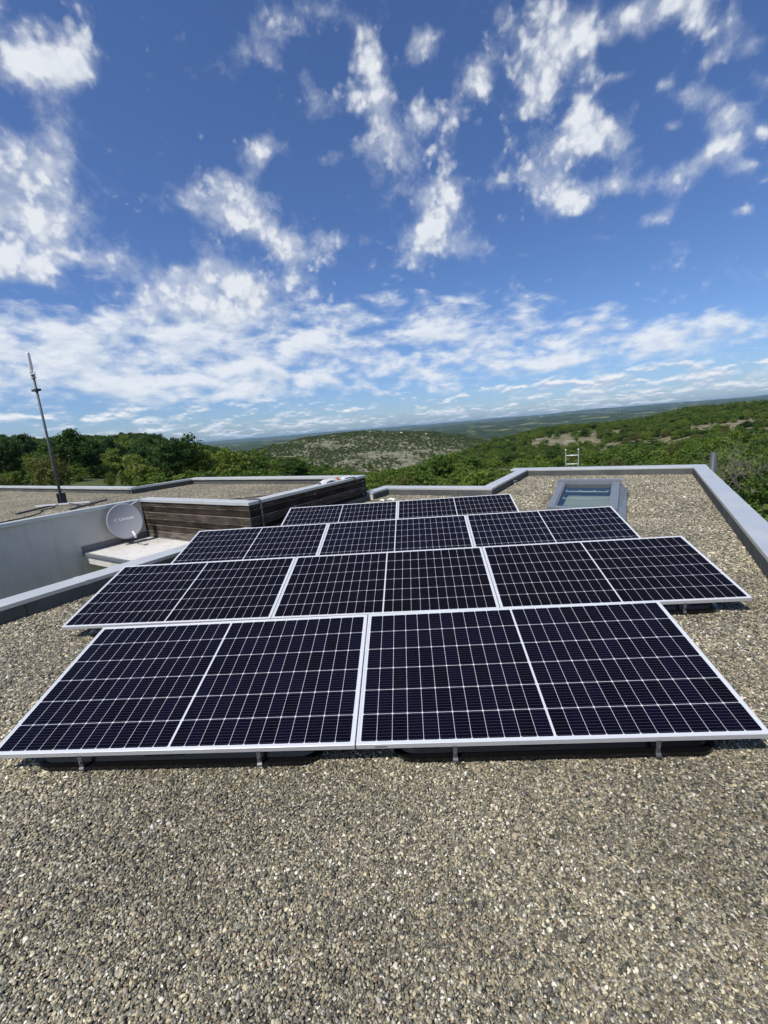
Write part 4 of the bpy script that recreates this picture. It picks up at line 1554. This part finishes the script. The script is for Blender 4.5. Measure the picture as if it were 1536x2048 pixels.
def trunk_mesh(name, seed, H, base, R):
    rg = random.Random(seed)
    mb = MB()
    r0 = .035 * H
    top = Vector((rg.uniform(-.1, .1) * R, rg.uniform(-.1, .1) * R, base + (H - base) * .55))
    mb.tube([(0, 0, -.3), (0, 0, .1), top * .35, top * .7, top], [r0 * 1.35, r0, r0 * .85, r0 * .6, r0 * .25], 8)
    for k in range(6):
        f = rg.uniform(.3, .8)
        p = top * f
        a = rg.uniform(0, 6.283)
        q = p + Vector((math.cos(a) * R * .55, math.sin(a) * R * .55, (H - base) * rg.uniform(.15, .35)))
        mb.tube([p, (p + q) / 2 + Vector((0, 0, .06 * H)), q], [r0 * .5 * (1.1 - f), r0 * .35 * (1.1 - f), r0 * .1], 6)
    return mb.build(name, M_BARK, me_only=True)


class Kind:
    def __init__(self, tree_name, H, R, base, variants, nclump, nleaf, leaf, mat, label, cat, group, seed, **kw):
        self.H, self.R, self.label, self.cat, self.group, self.tn = H, R, label, cat, group, tree_name
        self.meshes = [(crown_mesh('crown', seed + i, H, R, base, nclump, nleaf, leaf, mat, **kw), trunk_mesh('trunk', seed + i, H, max(base, .3), R)) for i in range(variants)]
        self.roots = {}

    def put(self, az, r, h, rad, label=None, group=None, sink=0.05, rz=None, var=None):
        i = random.randrange(len(self.meshes)) if var is None else var
        x, y = r * math.sin(R_(az)), r * math.cos(R_(az))
        z = float(terrain(az, r)[0]) - sink
        if i not in self.roots:
            o = empty(self.tn, (x, y, z))
            link('crown', self.meshes[i][0], None, o)
            link('trunk', self.meshes[i][1], None, o)
            self.roots[i] = o
        else:
            o = copy_tree(self.roots[i])
            o.location = (x, y, z)
        o.rotation_euler = (0, 0, random.uniform(0, 6.28) if rz is None else rz)
        o.scale = (rad / self.R, rad / self.R, h / self.H)
        for k in ('group',):
            if k in o:
                del o[k]
        tag(o, label or self.label, self.cat, group if group is not None else (self.group if label is None else None))
        return o


OAK = Kind('oak_tree', 7.0, 3.2, 1.0, 3, 130, 7000, .30, M_LEAF_DARK, 'dark green oak tree in the wood behind the upper house', 'tree', 'dark oaks in the wood behind the house', 100)
OLV = Kind('olive_bush', 4.4, 2.8, 0.2, 2, 90, 6000, .21, M_LEAF_OLIVE, 'yellowish green rounded bush among the green scrub', 'bush', 'yellowish bushes among the scrub', 200, wild=.8)
MID = Kind('scrub_oak', 5.4, 2.7, 0.1, 4, 95, 4200, .30, M_LEAF_MID, 'mid green scrub oak on the slope beyond the roofs', 'tree', 'mid green scrub oaks beyond the roofs', 300)
SHR = Kind('shrub', 2.8, 2.0, 0.05, 4, 44, 1500, .25, M_LEAF_MID, 'low green shrub on the hillside beyond the back parapet', 'shrub', 'low shrubs on the hillside', 400)
PAL = Kind('pale_bush', 2.5, .7, 0.1, 1, 30, 900, .16, M_LEAF_LIGHT, 'bright pale green bush standing at the foot of the wood', 'bush', None, 500)

# the trees one can tell apart behind the upper house
OAK.put(-41.0, 84, 7.5, 3.5, 'tallest dark oak, its round top behind the antenna pole', var=0)
OAK.put(-38.9, 88, 4.9, 2.0, 'dark low oak just right of the tallest oak', var=1)
OAK.put(-46.0, 88, 7.0, 3.3, 'dark oak at the left edge beside the tallest oak', var=2)
OAK.put(-44.2, 110, 8.0, 2.6, 'dark oak whose narrow top shows between the two big oaks', var=0)
OLV.put(-42.7, 62, 4.7, 2.75, 'broad yellowish bush in front of the tallest oak, behind the antenna pole', var=0)
OLV.put(-46.6, 60, 2.6, 1.5, 'small yellowish bush at the left edge behind the upper roof', var=1)
OLV.put(-37.5, 62, 2.1, .75, 'small olive green bush beside the bright pale bush', var=1)
PAL.put(-36.4, 60, 2.6, .62)

# everything else: sampled over the slopes
BASE_AZ = [-60, -47, -36, -28, -9, -5, 4.5, 11, 17, 28, 33, 36, 38.6, 60]
BASE_EL = [-2, -2.3, -3.7, -4.1, -5.7, -7, -7.7, -7.4, -6.4, -6.3, -6.2, -9.4, -12, -14]
CLEAR = [(19.5, 205, 5.0, 22), (34.5, 205, 4.2, 25), (26.5, 128, 2.8, 12), (10.5, 125, 3.2, 12), (30.5, 165, 3.0, 14), (22.0, 160, 2.6, 10), (16, 150, 2.0, 14), (37.5, 150, 2.0, 15), (24.0, 270, 4.0, 20), (37.5, 26, 2.2, 6)]
cand = []          # az, r, h, rad, kind


def sample(az0, az1, r0, r1, dens, fn):
    area = .5 * math.radians(az1 - az0) * (r1 * r1 - r0 * r0)
    n = int(area * dens)
    az = RNG.uniform(az0, az1, n)
    r = np.sqrt(RNG.uniform(r0 * r0, r1 * r1, n))
    x, y = r * np.sin(np.radians(az)), r * np.cos(np.radians(az))
    p = fn(az, r, x, y)
    k = RNG.random(n) < p
    return az[k], r[k], x[k], y[k]


def left_p(az, r, x, y):
    p = np.where(fbm(x / 22, y / 22, 3) > .40, .98, .72)
    p = np.where((az < -35) & (r < 94), 0, p)
    
    return p


def right_p(az, r, x, y):
    n = fbm(x / 26 + 40, y / 26, 4)
    p = np.clip((n - .36) / .10, .06, 1.0)
    for a, rr, da, dr in CLEAR:
        q = ((az - a) / da) ** 2 + ((r - rr) / dr) ** 2
        q = q + (fbm(x / 9, y / 9, 3) - .5) * 1.4
        p = p * np.clip((q - .7) / .5, .03, 1)
    return p


def slope_p(az, r, x, y):
    n = fbm(x / 70 + 12, y / 70, 4)
    n2 = fbm(x / 18, y / 18, 3)
    hi = np.clip((r - 640) / 250, 0, 1)
    return np.clip((n * .55 + n2 * .45 - .45 + .10 * hi) / .09, .05, 1.0)


for az, r, x, y in zip(*sample(-56, -10, 62, 330, .062, left_p)):
    if random.random() < .22:
        cand.append((az, r, random.uniform(4.5, 7.0), random.uniform(2.2, 3.4), 'OAK'))
    elif random.random() < .1:
        cand.append((az, r, random.uniform(2.5, 4.0), random.uniform(1.6, 2.6), 'OLV'))
    else:
        cand.append((az, r, random.uniform(3.6, 6.2), random.uniform(2.0, 3.2), 'MID'))
for az, r, x, y in zip(*sample(-12, 6, 44, 420, .062, left_p)):
    cand.append((az, r, random.uniform(2.2, 4.4), random.uniform(1.6, 2.7), 'MID' if random.random() < .6 else ('OLV' if random.random() < .12 else 'SHR')))
for az, r, x, y in zip(*sample(4, 52, 42, 450, .082, right_p)):
    q = random.random()
    f = .55 + .45 * min(1.0, max(0.0, (r - 60) / 130)) if az < 33 else .85
    cand.append((az, r, random.uniform(1.9, 3.9) * f, random.uniform(1.4, 2.6) * f, 'MID' if q < .35 else ('OAK' if q < .42 else ('OLV' if q < .52 else 'SHR'))))
for az, r, x, y in zip(*sample(-36, -8, 48, 130, .05, left_p)):
    cand.append((az, r, random.uniform(1.6, 2.8), random.uniform(1.6, 2.4), 'SHR'))
for az, r, x, y in zip(*sample(-52, -34, 74, 130, .05, lambda az, r, x, y: .9 + 0 * r)):
    cand.append((az, r, random.uniform(1.6, 2.6), random.uniform(1.6, 2.4), 'SHR'))
for az, r, x, y in zip(*sample(-14, 33, 29, 115, .12, lambda az, r, x, y: .9 + 0 * r)):
    cand.append((az, r, random.uniform(1.2, 2.2), random.uniform(.9, 1.7), 'SHR' if random.random() < .85 else 'OLV'))
for az, r, x, y in zip(*sample(31, 46, 27, 46, .07, right_p)):
    cand.append((az, r, random.uniform(1.2, 2.3), random.uniform(.9, 1.5), 'SHR'))
LIM_AZ, LIM_EL = [-26, -22, -18, -15.5, -11.7, -6.3, -2, 0, 5.5, 8.7, 11.2, 13], [0, -1.2, -2.5, -3.4, -4.7, -5.6, -5.3, -4.9, -3.1, -2.0, -1.2, 0]
keep = []
for c in cand:
    if -25 < c[0] < 12.5:
        g_ = float(terrain(c[0], c[1])[0])
        lim = CAM_H + c[1] * math.tan(R_(float(np.interp(c[0], LIM_AZ, LIM_EL)) + random.gauss(.0, .12)))
        if g_ + c[2] > lim:
            h_ = lim - g_
            if h_ < 1.0:
                continue
            c = (c[0], c[1], h_, min(c[3], h_ * .95), 'SHR' if h_ < 2.6 else c[4])
    keep.append(c)
cand = keep
kinds = {'OAK': OAK, 'OLV': OLV, 'MID': MID, 'SHR': SHR}
tops = []
for c in cand:
    zt_ = float(terrain(c[0], c[1])[0]) + c[2]
    elv = math.degrees(math.atan2(zt_ - CAM_H, c[1]))
    vis = elv > float(np.interp(c[0], BASE_AZ, BASE_EL)) + .25 and -47.5 < c[0] < 38.5
    tops.append(c[2] / c[1] * (1 if vis else .001))
order = np.argsort(tops)[::-1]
NT_ = 210
for i in order[:NT_]:
    az, r, h, rad, kd = cand[i]
    kinds[kd].put(az, r, h, rad)
rest = [cand[i] for i in order[NT_:]]
# make sure every template crown exists before it is scattered
for k_ in kinds.values():
    for v_ in range(len(k_.meshes)):
        if v_ not in k_.roots:
            k_.put(-31 + random.uniform(-2, 2), 120 + random.uniform(-8, 8), k_.H * .9, k_.R * .9, var=v_)
src, index = [], {}
for kd in ('OAK', 'OLV', 'MID', 'SHR'):
    for v_ in range(len(kinds[kd].meshes)):
        index.setdefault(kd, []).append(len(src))
        src.append(kinds[kd].roots[v_].children[0] if kinds[kd].roots[v_].children[0].name.startswith('crown') else kinds[kd].roots[v_].children[1])


def scatter(name, label, items):
    pts, rot, scl, pick = [], [], [], []
    azs = np.array([c[0] for c in items])
    rs = np.array([c[1] for c in items])
    zs = terrain(azs, rs)
    for c, z in zip(items, zs):
        kd = c[4]
        K_ = kinds[kd]
        pts.append((c[1] * math.sin(R_(c[0])), c[1] * math.cos(R_(c[0])), z - .1))
        rot.append((0, 0, random.uniform(0, 6.28)))
        scl.append((c[3] / K_.R, c[3] / K_.R, c[2] / K_.H))
        pick.append(random.choice(index[kd]))
    o = gn_scatter(name, np.array(pts), np.array(rot), np.array(scl), np.array(pick), src)
    tag(o, label, 'woodland', kind='stuff')
    return o


scatter('woodland', 'unbroken green scrub and oak wood covering the hillsides', rest)

# the stony slope across the valley: small dull shrubs
far_src = []
for i in range(3):
    me = crown_mesh('crown', 600 + i, 2.6, 1.9, 0.0, 22, 130, .75, M_LEAF_DULL if i else M_LEAF_MID)
    o = link('shrub', me, None)
    x, y = 560.0 * math.sin(R_(-6 + 4 * i)), 560.0 * math.cos(R_(-6 + 4 * i))
    o.location = (x, y, float(terrain(-6 + 4 * i, 560.0)[0]) - .1)
    tag(o, 'tiny shrub low on the stony slope across the valley', 'shrub', 'shrubs low on the stony slope')
    far_src.append(o)
az, r, x, y = sample(-27, 14, 440, 1150, .068, slope_p)
zz = terrain(az, r)
n = len(az)
sc_ = RNG.uniform(.55, 1.35, n) * np.where(r > 820, 1.15, .95)
o = gn_scatter('scrub', np.stack([x, y, zz - .1], 1), np.stack([np.zeros(n), np.zeros(n), RNG.uniform(0, 6.28, n)], 1), np.stack([sc_, sc_, sc_ * RNG.uniform(.7, 1.1, n)], 1), RNG.integers(0, 3, n), far_src)
tag(o, 'sparse dull green scrub dotted over the stony slope across the valley', 'scrub', kind='stuff')

# pale rocks along the crest of that slope
M_ROCK, _N, _b = principled('limestone', (0.5, 0.45, 0.36), 0.9, 0, .2)
for i, (a, rr, s_, lab) in enumerate(((-6.9, 800, 2.2, 'pale rock on the crest of the stony slope, leftmost of the row'), (-3.9, 850, 3.0, 'pale rock on the crest, first of the close pair'), (-2.9, 862, 2.8, 'pale rock on the crest, second of the close pair'), (-1.7, 870, 3.4, 'largest pale rock on the crest of the stony slope'), (1.6, 860, 3.0, 'pale rock on the crest of the stony slope, rightmost of the row'))):
    mb = MB()
    bmesh.ops.create_icosphere(mb.bm, subdivisions=3, radius=1.0)
    rg = np.random.default_rng(70 + i)
    o3 = rg.uniform(0, 30, 3)
    for v in mb.bm.verts:
        f = .7 + .7 * float(fbm(np.array([v.co.x * 1.3 + o3[0] + v.co.z]), np.array([v.co.y * 1.3 + o3[1]]), 3)[0])
        v.co = Vector((v.co.x * f * s_, v.co.y * f * s_ * .8, v.co.z * f * s_ * .75 + s_ * .2))
    o = mb.build('rock', M_ROCK)
    o.location = (rr * math.sin(R_(a)), rr * math.cos(R_(a)), float(terrain(a, rr)[0]))
    tag(o, lab, 'rock')

# a hamlet far off on the last ridge
M_ROOFT, _N, _b = principled('roof_tile', (0.36, 0.22, 0.15), 0.9)
mb = MB()
mb.box(-14, 14, -7, 7, -6, 7)
hw_ = mb.build('wall', M_LEDGE, me_only=True)
mb = MB()
a = [mb.bm.verts.new(p) for p in ((-15, -8, 6.8), (15, -8, 6.8), (15, 0, 11.5), (-15, 0, 11.5), (-15, 8, 6.8), (15, 8, 6.8))]
for f in ((0, 1, 2, 3), (3, 2, 5, 4), (0, 3, 4), (1, 5, 2)):
    mb.bm.faces.new([a[i] for i in f])
hr_ = mb.build('roof', M_ROOFT, me_only=True)
for i in range(14):
    a, rr = random.choice((23.6, 24.2, 24.8, 30.3, 16.5)) + random.uniform(-.7, .7), random.uniform(9600, 12500)
    o = empty('farmhouse', (rr * math.sin(R_(a)), rr * math.cos(R_(a)), float(terrain(a, rr)[0]) + 4), (0, 0, random.uniform(-.6, .6)))
    o.scale = [random.uniform(.6, 1.05)] * 3
    link('wall', hw_, None, o)
    link('roof', hr_, None, o)
    tag(o, 'tiny pale house on the far blue ridge', 'house', 'tiny houses on the far ridge')


# bare shrub outside the right parapet
def build_dead():
    az, r = 36.7, 27.0
    z = float(terrain(az, r)[0])
    root = empty('bare_tree', (r * math.sin(R_(az)), r * math.cos(R_(az)), z))
    tag(root, 'leafless grey branching small tree outside the right parapet', 'tree')
    rg = random.Random(5)
    mb, tw = MB(), MB()

    def grow(p, d, L, rad, lvl):
        m_ = mb if lvl < 1 else tw
        pts, rr = [p], [rad]
        for k in range(4):
            d = (d + Vector((rg.gauss(0, .17), rg.gauss(0, .17), rg.gauss(0.02, .10)))).normalized()
            p = p + d * (L / 4)
            pts.append(p)
            rr.append(rad * (1 - .17 * (k + 1)))
        m_.tube(pts, rr, 5 if lvl else 7)
        if lvl >= 4:
            return
        for k in range(3 if lvl else 4):
            q = pts[rg.choice((2, 3, 4))] if k else pts[-1]
            nd = (d + Vector((rg.gauss(0, .55), rg.gauss(0, .55), rg.gauss(.02, .35)))).normalized()
            grow(q, nd, L * rg.uniform(.6, .82), max(rad * .5, .0055), lvl + 1)
    for k in range(5):
        a = k * 1.26 + rg.uniform(-.3, .3)
        grow(Vector((math.cos(a) * .12, math.sin(a) * .12, -.2)), Vector((math.cos(a) * .42, math.sin(a) * .42, 1)).normalized(), 1.35, .045, 0)
    mb.build('trunk', M_DEAD, root)
    tw.build('twigs', M_DEAD, root)


build_dead()
SHR.put(36.0, 31, 2.6, 1.6, 'broad green bush directly behind the bare tree', var=3)
SHR.put(38.6, 29, 2.4, 1.3, 'upright green bush growing through the bare tree', var=0)
SHR.put(37.9, 25.5, 1.7, 1.3, 'round green bush at the foot of the bare tree', var=0)
SHR.put(39.6, 30, 2.3, 1.7, 'taller green bush beyond the bare tree at the right edge', var=1)
SHR.put(35.2, 33, 1.6, 1.2, 'green bush between the flue pipe and the bare tree', var=2)

# ------------------------------------------------------------------ air
mb = MB()
mb.box(-42000, 42000, -42000, 42000, -330, 190)
mh = bpy.data.materials.new('haze')
mh.use_nodes = True
ht = mh.node_tree
ht.nodes.clear()
pv = ht.nodes.new('ShaderNodeVolumePrincipled')
pv.inputs['Color'].default_value = (0.50, 0.74, 1.0, 1)
pv.inputs['Density'].default_value = 0.000042
pv.inputs['Anisotropy'].default_value = 0.2
ho = ht.nodes.new('ShaderNodeOutputMaterial')
ht.links.new(pv.outputs[0], ho.inputs['Volume'])
hz = mb.build('haze', mh)
tag(hz, 'thin blue air that softens the far hills', 'haze', kind='stuff')
